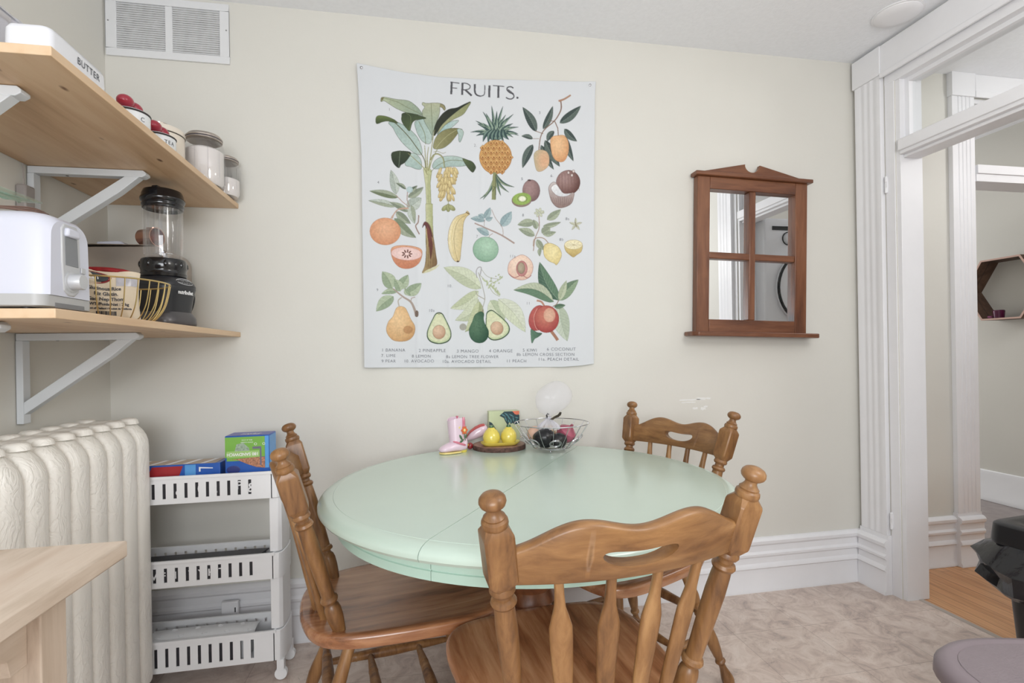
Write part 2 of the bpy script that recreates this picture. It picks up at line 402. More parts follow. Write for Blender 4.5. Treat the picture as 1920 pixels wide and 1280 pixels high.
for z in (.30, 1.83):
    mb = MB()
    for k, dz in ((0, 0), (1, .05)): mb.lathe([(.0001, 0), (.006, .003), (.006, .026), (.0001, .03)], 10, (XR-.009, -.163, z+dz))
    mb.box(XR-.012, XR-.003, -.168, -.158, z+.01, z+.07); mb.build('hinge', M_trim, dj)
# threshold strip
struct('trim_3', MB().prism([(XR+.062, 0), (XR+.065, .003), (XR+.084, .003), (XR+.087, 0)], -3.5, -.16, 'y'), mat('grey_metal_strip', (178, 168, 160), .5, 0), 'grey threshold strip between vinyl and hardwood')

# hall and the room beyond
YH = .057
struct('floor_2', MB().box(XR+.075, 4.2, -2.2, YH, -.1, -.001), M_planks, 'honey coloured hardwood floor of the hall')
struct('floor_3', MB().box(XR+.075, 4.2, YH, 3.1, -.1, -.002), M_grayfloor, 'grey brown floor of the far room')
mb = MB(); mb.box(XR2, 2.862, YH, YH+.12, 0, H+.15); mb.box(2.862, 4.1, YH, YH+.12, 2.42, H+.15); mb.box(3.9, 4.1, YH, YH+.12, 0, 2.42)
struct('wall_hall', mb, M_wall, 'cream hall wall seen through the doorway')
struct('wall_far', MB().box(4.1, 4.2, -2.2, 3.1, 0, 2.9), M_wall, 'cream far wall carrying the hexagonal shelf')
struct('wall_hall_rear', MB().box(XR2, 4.1, -2.3, -2.2, 0, H+.1), M_wall, 'cream wall behind the laundry machines')
mb = MB(); mb.box(XR2, 4.1, 3.0, 3.1, 0, 2.9); mb.box(XR2-.1, XR2, YH+.12, 3.1, 0, 2.9); struct('wall_far_room', mb, M_wall, 'cream walls of the far room')
struct('ceiling_2', MB().box(XR2, 4.1, -2.2, YH, H+.02, H+.1), M_ceil, 'white ceiling of the hall')
struct('ceiling_3', MB().box(XR2, 4.1, YH+.12, 3.0, 2.66, 2.75), M_ceil, 'white ceiling of the far room')
HB = [(o, z*1.02) for o, z in BASEP]
struct('baseboard_hall', profile_board([((XR2, YH), (2.722, YH), (0, -1))], HB), M_trim, 'tall moulded baseboard on the hall wall')
struct('baseboard_far', profile_board([((4.1, YH+.12), (4.1, 3.0), (-1, 0))], [(0,0),(.03,0),(.03,.03),(.018,.05),(.018,.19),(.012,.215),(0,.22)]), M_trim, 'white baseboard of the far room')
mb = MB(); fluted(2.722, 2.862, YH, .27, 2.42, .024, mb, axis='y', nf=4, dp=.003)
mb.box(2.718, 2.866, YH-.03, YH, 2.42, 2.545); mb.box(2.866, 3.9, YH-.024, YH, 2.43, 2.54); mb.box(2.866, 3.9, YH-.03, YH-.02, 2.42, 2.45)
mb.box(2.862, 2.885, YH-.004, YH+.124, 0, 2.42); mb.box(2.885, 3.9, YH-.004, YH+.124, 2.40, 2.42)
mb.box(2.885, 3.9, YH-.012, YH+.12, 1.99, 2.03); mb.box(2.885, 3.9, YH-.02, YH+.11, 2.03, 2.075)
t2 = struct('trim_2', mb, M_trim, 'white fluted casing of the second opening beyond the hall', bevel=.0015)
profile_board([((2.716, YH-.024), (2.868, YH-.024), (0, -1))], HB).box(2.716, 2.868, YH-.0245, YH, 0, .27).build('plinth_block', M_trim, t2)
# ------------------------------------------------------------------ furniture
CH = ((84, 54, 31), (124, 86, 51), (148, 107, 66), (172, 131, 86))
M_ch_post = wood('honey_maple_turned', CH, (55, 55, 7), .4, .15)
M_ch_rail = wood('honey_maple_rail', CH, (9, 50, 50), .4, .15)
M_ch_seat = wood('honey_maple_seat', ((100, 60, 36), (154, 102, 68), (184, 132, 94), (204, 156, 116)), (45, 5, 45), .24, .6)

def along(A, B, prof, mb, seg=16):
    """lathe profile (radius, distance from A) along the line A->B"""
    A = Vector(A); B = Vector(B); d = (B - A).normalized()
    q = Vector((0, 0, 1)).rotation_difference(d).to_matrix().to_4x4(); q.translation = A
    old = mb.M; mb.M = old @ q; mb.lathe(prof, seg); mb.M = old
ZS = .455
def post_geo(s):
    A = Vector((s*.163, 0, ZS - .01)); B = Vector((s*.238, -.126, .909)); L = (B - A).length
    mb = MB()
    P = [(.0135,0),(.0165,.02),(.0195,.045),(.020,.068),(.0175,.080),(.0125,.086),(.0125,.092),(.0195,.094),(.0215,.099),(.0195,.105),(.0155,.108),(.0165,.15),(.0180,.20),(.0188,.25),(.0175,.285),(.0165,.298),(.0195,.300),(.0218,.305),(.0195,.311),(.0145,.314),(.0145,.321),(.019,.323),(.0215,.328),(.0205,.333),(.018,.338)]
    along(A, B, P, mb, 20)
    P = [(.017,.442),(.0205,.446),(.0215,.451),(.0205,.456),(.0165,.459),(.0175,.462),(.0135,.466),(.0105,.471),(.0105,.476),(.0150,.478),(.0195,.482),(.0215,.4875),(.0205,.493),(.0165,.498),(.010,.501),(.0001,.502)]
    along(A, B, P, mb, 20)
    d = (B - A).normalized(); q = Vector((0,0,1)).rotation_difference(d).to_matrix().to_4x4(); q.translation = A
    mb.M = q
    def sq(h, c, l): return [(x*1.0, y*1.0, l) for x, y in ((h,-c),(h,c),(c,h),(-c,h),(-h,c),(-h,-c),(-c,-h),(c,-h))]
    mb.loft([sq(.0165, .0085, .334), sq(.0235, .0190, .349), sq(.0238, .0205, .353), sq(.0238, .0205, .430), sq(.0235, .0190, .434), sq(.0165, .0085, .447)])
    return mb, A, B
def make_chair(label):
    t = thing('dining_chair', label, 'chair', group='maple dining chairs round the green table')
    # seat
    half = [(-.097,0),(-.093,.07),(-.075,.135),(-.035,.187),(.03,.215),(.12,.230),(.22,.238),(.31,.240),(.375,.222),(.415,.175),(.430,.09),(.434,0)]
    o = [(s_, f_) for f_, s_ in half] + [(-s_, f_) for f_, s_ in half[-2:0:-1]]
    o = [(p[0], p[1]) for p in catmull([(x, y, 0) for x, y in o], 4, True)]
    def ring(k, z, c=(0, .17)):
        return [(c[0]+(x-c[0])*k, c[1]+(y-c[1])*k, z) for x, y in o]
    mb = MB(); mb.loft([ring(.80, ZS-.040), ring(.93, ZS-.040), ring(.975, ZS-.034), ring(1, ZS-.018), ring(1, ZS-.008), ring(.985, ZS-.002), ring(.965, ZS), ring(.9, ZS-.0005), ring(.75, ZS-.004), ring(.5, ZS-.008), ring(.2, ZS-.0085)])
    mb.build('seat', M_ch_seat, t, smooth=40)
    ends = {}
    for s in (-1, 1):
        mb, A, B = post_geo(s); mb.build('back_post', M_ch_post, t, smooth=32); ends[s] = (A, B)
    A, B = ends[1]; d = (B - A).normalized()
    def rail(u, l, off):
        """point on the bowed crest: u -1..1, l along the posts, off = thickness offset"""
        xw = A.x + d.x*l; p = Vector((xw*u, A.y + d.y*l, A.z + d.z*l)); p.y += -.040*(1-u*u)
        n = Vector((-.080*u/ .21 * -1 * 0.5, 1, d.y*-1)).normalized()
        # thickness direction: forward, turned with the bow
        n = Vector((-.080*u/.22, 1, .25)).normalized(); return tuple(p + n*off)
    def top(u):
        a = abs(u)
        if a < .42: k = .5 - .5*math.cos(PI*a/.42); return .430 + .017*k
        k = .5 + .5*math.cos(PI*min(1, (a-.42)/.58)); return .402 + .045*k
    def bot(u): return .343
    HU = .30
    def hole(u):
        if abs(u) >= HU: m = .388; return m, m
        q = math.sqrt(max(0, 1-(u/HU)**4)); cen = .378 + .010*(u/HU)**2
        return cen - .013*q, cen + .0145*q
    mb = MB(); nU = 56; th = .0120; c = .005
    us = sorted(set([-1 + 2*i/nU for i in range(nU+1)] + [s_*HU*k for s_ in (-1, 1) for k in (1, .985, .95, .88)]))
    for lo, hi, ch, cl in ((lambda u: bot(u), lambda u: hole(u)[0], False, True), (lambda u: hole(u)[1], lambda u: top(u), True, False)):
        rings = []
        for u in us:
            a, b = lo(u), hi(u)
            if ch: pr = [(a, -th), (b-.006, -th), (b-.0015, -th*.7), (b, 0), (b-.0015, th*.7), (b-.006, th), (a, th)]
            else: pr = [(a, -th*.8), (a+.003, -th), (b, -th), (b, th), (a+.003, th), (a, th*.8)]
            rings.append([rail(u, l, f_) for l, f_ in pr])
        mb.loft(rings)
    mb.build('crest_rail', M_ch_rail, t, smooth=50)
    # four arrow spindles
    for k in (-.60, -.20, .20, .60):
        T = Vector(rail(k, .350, 0)); Bp = Vector((k*.150, -.052*(1-k*k)-.004, ZS-.006)); mb = MB()
        dd = (T - Bp); L = dd.length; dd.normalize(); X = Vector((1, 0, 0)); X = (X - dd*X.dot(dd)).normalized()
        if True:
            yaw = Vector((1, .35*k, 0)); X = (yaw - dd*yaw.dot(dd)).normalized()
        Y = dd.cross(X); rings = []
        for q, w, h in ((0,.0085,.0085),(.06,.0095,.009),(.2,.0135,.0085),(.45,.0175,.0075),(.66,.0200,.007),(.72,.0196,.007),(.78,.0145,.0075),(.83,.0098,.008),(.9,.0082,.0078),(1,.0078,.0075)):
            ctr = Bp + dd*L*q; pr = []
            for i in range(12):
                a = 2*PI*i/12; cx, sy = math.cos(a), math.sin(a)
                pr.append(tuple(ctr + X*w*(abs(cx)**.7)*(1 if cx > 0 else -1) + Y*h*(abs(sy)**.7)*(1 if sy > 0 else -1)))
            rings.append(pr)
        mb.loft(rings); mb.build('spindle', M_ch_post, t, smooth=60)
    # turned splayed legs
    LP = [(.013,0),(.0145,.03),(.016,.08),(.0175,.115),(.0150,.135),(.0125,.142),(.018,.146),(.0195,.152),(.018,.158),(.013,.162),(.013,.168),(.0195,.172),(.0215,.180),(.0185,.189),(.0145,.193),(.0160,.22),(.0195,.255),(.0205,.28),(.0185,.31),(.0155,.335),(.0125,.352),(.0165,.356),(.0175,.361),(.0145,.366),(.0105,.372),(.0115,.385),(.0155,.402),(.0195,.418),(.0205,.432),(.018,.444),(.012,.451),(.0001,.4512)]
    leg = {}
    for f0, s0, f1, s1 in ((.33,.165,.405,.235), (.03,.140,-.115,.215)):
        for s in (-1, 1):
            A_ = Vector((s*s0, f0, ZS-.035)); B_ = Vector((s*s1, f1, .004)); L = (B_-A_).length; mb = MB()
            along(A_, B_, [(r, z*L/.4512) for r, z in LP], mb, 18); mb.build('leg', M_ch_post, t); leg[(f0 > .1, s)] = (A_, B_)
    def onleg(k, q): a, b = leg[k]; return a + (b-a)*q
    def strut(a, b, name='stretcher'):
        L = (b-a).length; mb = MB()
        along(a, b, [(r, q*L) for r, q in ((.007,0),(.009,.06),(.0115,.16),(.0135,.24),(.0135,.252),(.0145,.26),(.0135,.268),(.0145,.34),(.0165,.46),(.0165,.54),(.0145,.66),(.0135,.732),(.0145,.74),(.0135,.748),(.0135,.76),(.0115,.84),(.009,.94),(.007,1))], mb, 14)
        mb.build(name, M_ch_post, t)
    for s in (-1, 1): strut(onleg((False, s), .56), onleg((True, s), .62))
    for q in (.36, .72):
        a = onleg((False, -1), .56).lerp(onleg((True, -1), .62), q); b = onleg((False, 1), .56).lerp(onleg((True, 1), .62), q); strut(a, b)
    strut(onleg((True, -1), .38), onleg((True, 1), .38)); strut(onleg((False, -1), .40), onleg((False, 1), .40))
    return t
def put(o, x, y, th, label=None):
    o.location = (x, y, 0); o.rotation_euler = (0, 0, th - PI/2)
    if label: o['label'] = label
chair = make_chair('nearest honey maple chair, its back towards us, in front of the green table')
put(chair, .328, -1.251, 1.688)
put(copy_tree(chair), -.218-.012, -.668, .188, 'honey maple chair at the left of the table beside the white slim cart')
put(copy_tree(chair), .804+.028, -.441+.012, 3.5, 'far honey maple chair behind the table near the wall, below the wooden mirror')

# table
TCX, TCY, TS = .325, -.62, math.radians(56.7)
M_green = mat('mint_green_satin_paint', (196, 214, 202), .24, var=.012, scale=6, bump=.04, bscale=30, coat=.35)
M_green2 = mat('mint_green_edge_paint', (184, 212, 198), .35, var=.015, scale=8)
M_ped = wood('brown_maple_pedestal', ((96, 56, 32), (132, 82, 50), (156, 102, 64)), (40, 40, 6), .35, .3)
tb = thing('pedestal_table', 'round mint green dining table with a seam across its top and a brown pedestal', 'table', (TCX, TCY, 0), TS)
TOP = [(.0001,.750),(.562,.750),(.563,.7492),(.566,.7490),(.576,.7480),(.590,.7435),(.599,.737),(.603,.730),(.603,.723),(.598,.716),(.588,.712),(.575,.7095),(.0001,.7095)]
APR = [(.540,.7093),(.556,.7093),(.556,.686),(.553,.6845),(.553,.683),(.556,.6815),(.556,.662),(.540,.662)]
for s in (0, 1):
    mb = MB(); mb.lathe(TOP, 72, (0, 0, 0), s*PI, s*PI+PI); o = mb.build('tabletop_leaf', M_green, tb, smooth=30); o.location = (0, .0009*(1 if s == 0 else -1), 0)
    mb = MB(); mb.lathe(APR, 60, (0, 0, 0), s*PI, s*PI+PI); mb.build('apron', M_green2, tb, smooth=30).location = (0, .0007*(1 if s == 0 else -1), 0)
MB().box(-.5, .5, -.03, .03, .665, .709).box(-.03, .03, -.5, .5, .665, .709).build('cleat', M_ped, tb)
mb = MB(); mb.lathe([(.115,.665),(.115,.47),(.105,.462),(.075,.44),(.066,.42),(.078,.40),(.082,.39),(.066,.375),(.070,.33),(.092,.27),(.097,.22),(.090,.18),(.09,.13),(.0001,.13)], 32); mb.build('pedestal', M_ped, tb)
for k in range(4):
    a = PI/4 + k*PI/2; mb = MB(); rings = []
    for q, r, z, w, h in ((0,.06,.19,.026,.056),(.2,.13,.165,.026,.05),(.4,.20,.13,.026,.044),(.6,.27,.09,.026,.038),(.8,.34,.055,.027,.034),(.92,.39,.038,.03,.034),(1,.43,.030,.028,.028)):
        ct = Vector((r*math.cos(a), r*math.sin(a), z)); t_ = Vector((-math.sin(a), math.cos(a), 0))
        rings.append([tuple(ct + t_*w*cx + Vector((0, 0, h*cz))) for cx, cz in ((1,-.7),(1,.7),(.7,1),(-.7,1),(-1,.7),(-1,-.7),(-.7,-1),(.7,-1))])
    mb.loft(rings); mb.build('foot', M_ped, tb, smooth=50)

# cast-iron radiator: fourteen columns along the left wall
def rad_mat():
    m, nt, p = newmat('thick_cream_radiator_paint'); p.inputs['Base Color'].default_value = lin((246, 243, 236)); p.inputs['Roughness'].default_value = .42
    tc = N(nt, 'ShaderNodeTexCoord'); mp = N(nt, 'ShaderNodeMapping'); mp.inputs['Scale'].default_value = (26, 26, 16); nt.links.new(tc.outputs['Object'], mp.inputs['Vector'])
    w = N(nt, 'ShaderNodeTexNoise', i_Scale=1.0, i_Detail=2.0, i_Distortion=3.2); nt.links.new(mp.outputs['Vector'], w.inputs['Vector'])
    rp = N(nt, 'ShaderNodeValToRGB'); e = rp.color_ramp.elements; e[0].position = .44; e[0].color = (0,0,0,1); e[1].position = .56; e[1].color = (1,1,1,1)
    nt.links.new(w.outputs['Fac'], rp.inputs['Fac'])
    # the cast relief sits in a band near the top and another near the foot
    sp = N(nt, 'ShaderNodeSeparateXYZ'); nt.links.new(tc.outputs['Object'], sp.inputs[0])
    zr = N(nt, 'ShaderNodeValToRGB'); e = zr.color_ramp.elements; e[0].position = 0; e[0].color = (1,1,1,1); e[1].position = .98; e[1].color = (.2,.2,.2,1)
    for q, v in ((.45, 1), (.52, .08), (.62, .08), (.68, 1), (.88, 1)): k = e.new(q); k.color = (v, v, v, 1)
    nt.links.new(sp.outputs['Z'], zr.inputs['Fac'])
    mu = N(nt, 'ShaderNodeMath', operation='MULTIPLY'); nt.links.new(rp.outputs['Color'], mu.inputs[0]); nt.links.new(zr.outputs['Color'], mu.inputs[1])
    b = N(nt, 'ShaderNodeBump'); b.inputs['Strength'].default_value = .4; b.inputs['Distance'].default_value = .0025; nt.links.new(mu.outputs[0], b.inputs['Height']); nt.links.new(b.outputs['Normal'], p.inputs['Normal'])
    return m
M_rad = rad_mat()
rd = thing('radiator', 'cream painted ornate cast iron radiator against the left wall', 'radiator', (-1.0, -.70, 0))
def rad_section(y):
    mb = MB(); x0, x1, z0, z1, r = -1.105, -.878, .075, .935, .085
    out = [(x0, z0), (x1, z0)] + [(x1, z0+.02)] + [(x1-r+r*math.cos(a), z1-r+r*math.sin(a)) for a in [PI/2*i/7 for i in range(8)]] + [(x0+r-r*math.sin(a), z1-r+r*math.cos(a)) for a in [PI/2*i/7 for i in range(8)]]
    def ring(k, yy):
        cx, cz = (x0+x1)/2, (z0+z1)/2
        res = []
        for x, z in out:
            ex = max(-1, min(1, (x-cx)/((x1-x0)/2))); ez = (z-cz)/((z1-z0)/2)
            res.append((x - ex*k + 1.0, yy, z - max(-1, min(1, ez))*k))
        return res
    mb.loft([ring(.030, -.0385), ring(.012, -.037), ring(.005, -.031), ring(.0015, -.020), ring(0, -.008), ring(0, .008), ring(.0015, .020), ring(.005, .031), ring(.012, .037), ring(.030, .0385)])
    mb.loft([[(cx_+.030*math.cos(q)*k_, .030*math.sin(q)*k_, z_) for q in [2*PI*i/14 for i in range(14)]] for k_, z_ in ((1.0, .922), (.9, .934), (.7, .939), (.3, .941))]) if (cx_ := .07) else None; mb.loft([[(-.05+.030*math.cos(q)*k_, .030*math.sin(q)*k_, z_) for q in [2*PI*i/14 for i in range(14)]] for k_, z_ in ((1.0, .922), (.9, .934), (.7, .939), (.3, .941))])
    mb.box(-1.09+1, -1.06+1, -.02, .02, 0, .08); mb.box(-.925+1, -.895+1, -.02, .02, 0, .08)
    mb.v = [(p[0], p[1]+y, p[2]) for p in mb.v]
    return mb
for i in range(11): rad_section(-.292 - .0795*i + .70).build('radiator_column', M_rad, rd, smooth=50)
for z in (.14, .86): MB().tube([(.0, -.43, z), (.0, .40, z)], .028, 14).build('connecting_pipe', M_rad, rd)

# shelves and brackets
PINE = ((190, 154, 118), (208, 174, 138), (218, 188, 154), (222, 194, 162))
M_pine = wood('pine_shelf_board', PINE, (28, 2.4, 28), .5, .1, knots=17, knotcol=(112, 74, 50))
M_bracket = mat('white_steel_bracket', (214, 218, 222), .4, var=.01)
for nm, z, lb in (('wall_shelf', 1.714, 'upper pine board shelf on the left wall holding jars and canisters'), ('wall_shelf', 1.212, 'lower pine board shelf on the left wall holding the toaster and blender')):
    o = MB().box(XL+.002, -.680, -1.040, YB-.001, 0, .019).build(nm, M_pine, bevel=.0015); o.location = (0, 0, z); tag(o, lb, 'shelf', 'pine shelves on the left wall')
M_screw = mat('screw_steel', (120, 120, 122), .4, .8, var=0)
def bracket(y, z, lb):
    t = thing('shelf_bracket', lb, 'bracket', (XL, y, z), group='white triangular shelf brackets')
    mb = MB(); mb.prism([(.003, -.022), (.003, -.001), (.313, -.001), (.321, -.008), (.321, -.015), (.310, -.022)], -.0145, .0145, 'y'); arm = mb.build('arm', M_bracket, t, bevel=.0015)
    mb = MB(); mb.box(.002, .020, -.0145, .0145, -.262, -.022); mb.build('wall_plate', M_bracket, t, bevel=.0015)
    mb = MB(); mb.prism([(.262, -.0215), (.020, -.200), (.020, -.236), (.245, -.072), (.302, -.0215)], -.0142, .0142, 'y'); mb.build('brace', M_bracket, t, bevel=.0015)
    for x_ in (.28, .10): MB().lathe([(.0001, -.001), (.004, -.0005), (.004, .0005)], 10, (x_, 0, -.0228)).build('screw', M_screw, arm)
bracket(-.385, 1.714, 'white bracket under the far half of the upper shelf')
bracket(-.895, 1.714, 'white bracket under the near end of the upper shelf, only its tip in view')
bracket(-.440, 1.212, 'white bracket under the far half of the lower shelf, above the radiator')
bracket(-.960, 1.212, 'white bracket under the near end of the lower shelf')

# pale wooden kitchen cart corner
ASP = ((136, 112, 96), (196, 178, 160), (214, 198, 182), (202, 182, 164))
M_asp = wood('raw_aspen_wood', ASP, (30, 4, 30), .6, 0, bump=.1)
M_aspv = wood('raw_aspen_leg', ASP, (30, 30, 3), .6, 0, bump=.1)
ct = thing('wooden_kitchen_cart', 'unfinished pale wood table corner in the left foreground, in front of the radiator', 'table', (-.72, -1.56, 0))
MB().box(-.268+.04, .272, -.29, .29, .825, .850).build('top_panel', M_asp, ct, bevel=.003)
for sx in (-.185, .190):
    for sy in (-.215, .215): MB().box(sx-.026, sx+.026, sy-.026, sy+.026, 0, .825).build('leg', M_aspv, ct, bevel=.002)
def arch(x0, x1, z0, z1, hgt):
    b = [(x0, z1), (x0, z0), (x0+.03, z0)]
    for i in range(13): a = PI*i/12; b.append((x0+.03 + (x1-x0-.06)*(.5-.5*math.cos(a)), z0 + hgt*math.sin(a)**.6))
    return b + [(x1-.03, z0), (x1, z0), (x1, z1)]
MB().prism(arch(-.189, .189, .725, .824, .05), .180, .200, 'x').build('apron', M_asp, ct, bevel=.001)
MB().prism(arch(-.189, .189, .725, .824, .05), -.195, -.175, 'x').build('apron', M_asp, ct, bevel=.001)
for y in (-.225, .205): MB().prism(arch(-.159, .164, .745, .824, .03), y, y+.02, 'y').build('apron', M_asp, ct, bevel=.001)

# slim white rolling cart
M_plas = mat('white_plastic', (242, 243, 245), .38, var=.006)
M_black = mat('matte_black', (26, 26, 28), .5, var=.02)
slim = thing('slim_rolling_cart', 'slim white three tier plastic rolling cart between radiator and left chair', 'cart', (-.77, -.170, 0))
CXL, CXR, CYF, CYK = -.29, .262, -.072, .072
def basket_tier(z0, z1, name='basket'):
    mb = MB(); h = z1 - z0
    mb.box(CXL, CXR, CYF+.008, CYK-.008, z0, z0+.003)
    for y, yy in ((CYF, 0), (CYK-.003, 1)):
        if yy == 0:
            mb.box(CXL, CXR, y, y+.003, z0, z0+.018); mb.box(CXL, CXR, y, y+.003, z1-.024, z1)
            n = 16; pitch = .0336; x = CXR - .072; prev = CXR
            for i in range(n):
                xs = x - i*pitch; mb.box(xs+.005, prev, y, y+.003, z0+.018, z1-.024); prev = xs - .005
            mb.box(CXL, prev, y, y+.003, z0+.018, z1-.024)
        else:
            mb.box(CXL, CXR, y, y+.003, z0, z1-.034); mb.box(CXL, CXR, y, y+.003, z1-.018, z1); prev = CXR
            for i in range(15):
                xs = CXR-.032 - i*.0336; mb.box(xs+.004, prev, y, y+.003, z1-.034, z1-.018); prev = xs-.004
            mb.box(CXL, prev, y, y+.003, z1-.034, z1-.018)
    mb.box(CXL, CXL+.003, CYF, CYK, z0, z1); mb.box(CXR-.003, CXR, CYF, CYK, z0, z1)
    for y0, y1 in ((CYF-.004, CYF+.003), (CYK-.003, CYK+.004)): mb.box(CXL-.002, CXR+.002, y0-.0004, y1+.0004, z1-.008, z1+.001)
    mb.box(CXL-.004, CXL+.002, CYF-.004, CYK+.004, z1-.008, z1+.0014); mb.box(CXR-.002, CXR+.006, CYF-.005, CYK+.005, z1-.008, z1+.0016)
    return mb.build(name, M_plas, slim, smooth=30)
TZ = ((.640, .733), (.358, .448), (.072, .178))
for a, b in TZ: basket_tier(a, b)
for a, b in TZ:      # rounded end caps
    MB().prism([(CXR-.002, CYF), (CXR+.018, CYF), (CXR+.028, CYF+.012), (CXR+.033, -.02), (CXR+.033, .02), (CXR+.028, CYK-.012), (CXR+.018, CYK), (CXR-.002, CYK)], a, b-.001, 'z').build('end_cap', M_plas, slim, bevel=.002)
for a, b in ((.448, .640), (.178, .358)):
    MB().prism([(CXR-.012, CYF+.008), (CXR+.016, CYF+.008), (CXR+.026, CYF+.018), (CXR+.030, -.02), (CXR+.030, .02), (CXR+.026, CYK-.018), (CXR+.016, CYK-.008), (CXR-.012, CYK-.008)], a+.0018, b-.0005, 'z').build('end_column', M_plas, slim, bevel=.002)
    MB().box(CXL-.018, CXL-.0045, CYF+.01, CYK-.01, a+.0018, b-.0005).build('end_column', M_plas, slim, bevel=.002)
for x in (CXL+.03, CXR+.018):
    for y in (CYF+.012, CYK-.012):
        c = MB(); c.tube([(x, y-.009, .022), (x, y+.009, .022)], .021, 18); c.box(x-.012, x+.012, y-.012, y+.012, .035, .073); c.build('caster', M_plas, slim, bevel=.001)
def slim_item(name, label, cat, fn, m, base=(-.77, -.170, 0), **k):
    mb = MB(); fn(mb); o = mb.build(name, m, None, **k); o.location = base; return tag(o, label, cat)
# things on the cart
M_blue = mat('glossy_blue_card', (40, 92, 178), .3, var=.04); M_lblue = mat('glossy_sky_blue_card', (92, 160, 222), .3, var=.05)
M_lime = mat('lime_green_card', (122, 178, 74), .35, var=.04); M_pgreen = mat('pale_green_card', (160, 200, 120), .35, var=.03)
M_white = mat('white_print', (240, 240, 242), .4, var=0); M_red = mat('deep_red_card', (165, 42, 48), .35, var=.08); M_tan = mat('tan_card', (190, 170, 150), .5, var=.06)
M_purp = mat('violet_blue_card', (88, 92, 168), .35, var=.05)
zb = thing('sandwich_bag_box', 'green and blue sandwich bag box standing upside down on the slim cart', 'box', (-.592, -.178, .6435))
BX, BY, BZ = .072, .045, .215
m_ = MB().box(-BX, BX, -BY, BY, 0, BZ).build('carton', M_blue, zb, bevel=.002)
mb = MB(); mb.box(-BX+.001, BX-.014, -BY-.0012, -BY-.0004, .14, BZ-.004); mb.box(-BX+.006, -BX+.115, -BY-.0016, -BY-.001, .128, .15); mb.build('green_panel', M_lime, zb, smooth=0)
MB().box(-BX+.006, BX-.032, -BY-.002, -BY-.0014, .140, .162).build('pale_green_band', M_pgreen, zb, smooth=0)
MB().box(BX-.0135, BX-.001, -BY-.0012, -BY-.0004, .1, BZ-.003).build('side_strip', M_lblue, zb, smooth=0)
mb = MB(); mb.box(BX+.0002, BX+.0008, -BY+.004, BY-.004, .01, BZ-.004); mb.build('side_panel', M_lblue, zb, smooth=0)
mb = MB(); mb.box(-BX+.002, BX-.002, -BY+.002, BY-.002, BZ+.0002, BZ+.0008); mb.build('top_panel', M_purp, zb, smooth=0)
def flip(x, y, cx, cz, yy, sc_=1): return (cx - x*sc_, yy, cz - y*sc_)
mb = MB(); add_text(mb, '180 SANDWICH', .0145, lambda x, y: flip(x, y, -.014, .151, -BY-.0024), bold=.0003)
mb.build('lettering', M_white, zb, smooth=0)
mb = MB(); add_text(mb, 'Ziploc', .026, lambda x, y: (.005 - x, -.012 - y*1.3, BZ+.0012), bold=.0008, shear=.2)
mb.build('lettering', M_white, zb, smooth=0)
mb = MB(); add_text(mb, 'SEAL & LOCK', .006, lambda x, y: flip(x, y, .0, .200, -BY-.0016)); add_text(mb, 'STAYS CLOSED', .006, lambda x, y: flip(x, y, .0, .192, -BY-.0016))
mb.build('lettering', M_white, zb, smooth=0)
for cx in (.028, .055): mb = MB(); mb.tube([(cx+.004*math.cos(a), -BY-.0018, .185+.004*math.sin(a)) for a in [2*PI*i/12 for i in range(12)]], .0008, 4, True); mb.build('symbol', M_white, zb, smooth=0)
mb = MB(); mb.prism([(-.040, .162), (-.034, .186), (-.012, .190), (.006, .172), (.008, .162)], -BY-.0018, -BY-.0014, 'y'); mb.build('bag_picture', mat('bag_picture_print', (150, 170, 150), .4, var=.3, scale=150), zb, smooth=0)
mb = MB(); mb.prism([(-.055, .134), (-.03, .131), (.0, .116), (.03, .104), (.058, .1), (.058, .139), (.03, .139)], -BY-.0018, -BY-.0014, 'y'); mb.build('sandwich_picture', mat('sandwich_picture_print', (176, 124, 96), .4, var=.5, scale=170), zb, smooth=0)
mb = MB(); mb.prism([(.042, .11), (.047, .11), (.047, .176), (.018, .176), (.018, .168), (.042, .168)], -BY-.002, -BY-.0016, 'y'); mb.build('arrow_mark', mat('grey_violet_print', (110, 108, 130), .4), zb, smooth=0)
mb = MB(); mb.ball((-.045, -BY-.001, .098), .022, .0006, .014, 20, 8); mb.build('round_badge', mat('navy_print', (40, 52, 120), .4, var=0), zb)
lb = thing('cling_wrap_box', 'long flat blue and red box lying on the top tier beside the sandwich bag box', 'box', (-.845, -.178, .6435))
MB().box(-.175, .165, -.045, .045, .0, .125).build('carton', M_blue, lb, bevel=.002)
mb = MB(); mb.prism([(-.062, .088), (-.048, .120), (.048, .120), (.036, .088)], -.0462, -.0454, 'y'); mb.build('red_panel', M_red, lb, smooth=0)
MB().box(-.082, -.066, -.0462, -.0454, .08, .122).box(.054, .088, -.0462, -.0454, .085, .123).build('sky_panel', M_lblue, lb, smooth=0)
MB().box(-.173, .150, -.043, .043, .1253, .1258).build('tan_top', M_tan, lb, smooth=0)
mb = MB()
for i in range(5): mb.prism([(-.12+.055*i, -.040), (-.105+.055*i, -.040), (-.085+.055*i, .040), (-.10+.055*i, .040)], .126, .1263, 'z')
mb.prism([(.098, .114), (.142, .110), (.142, .107), (.103, .109), (.103, .098), (.098, .098)], -.0462, -.0454, 'y'); mb.build('white_marks', M_white, lb, smooth=0)
M_dkbox = mat('black_carton', (44, 44, 50), .4, var=.25, scale=40)
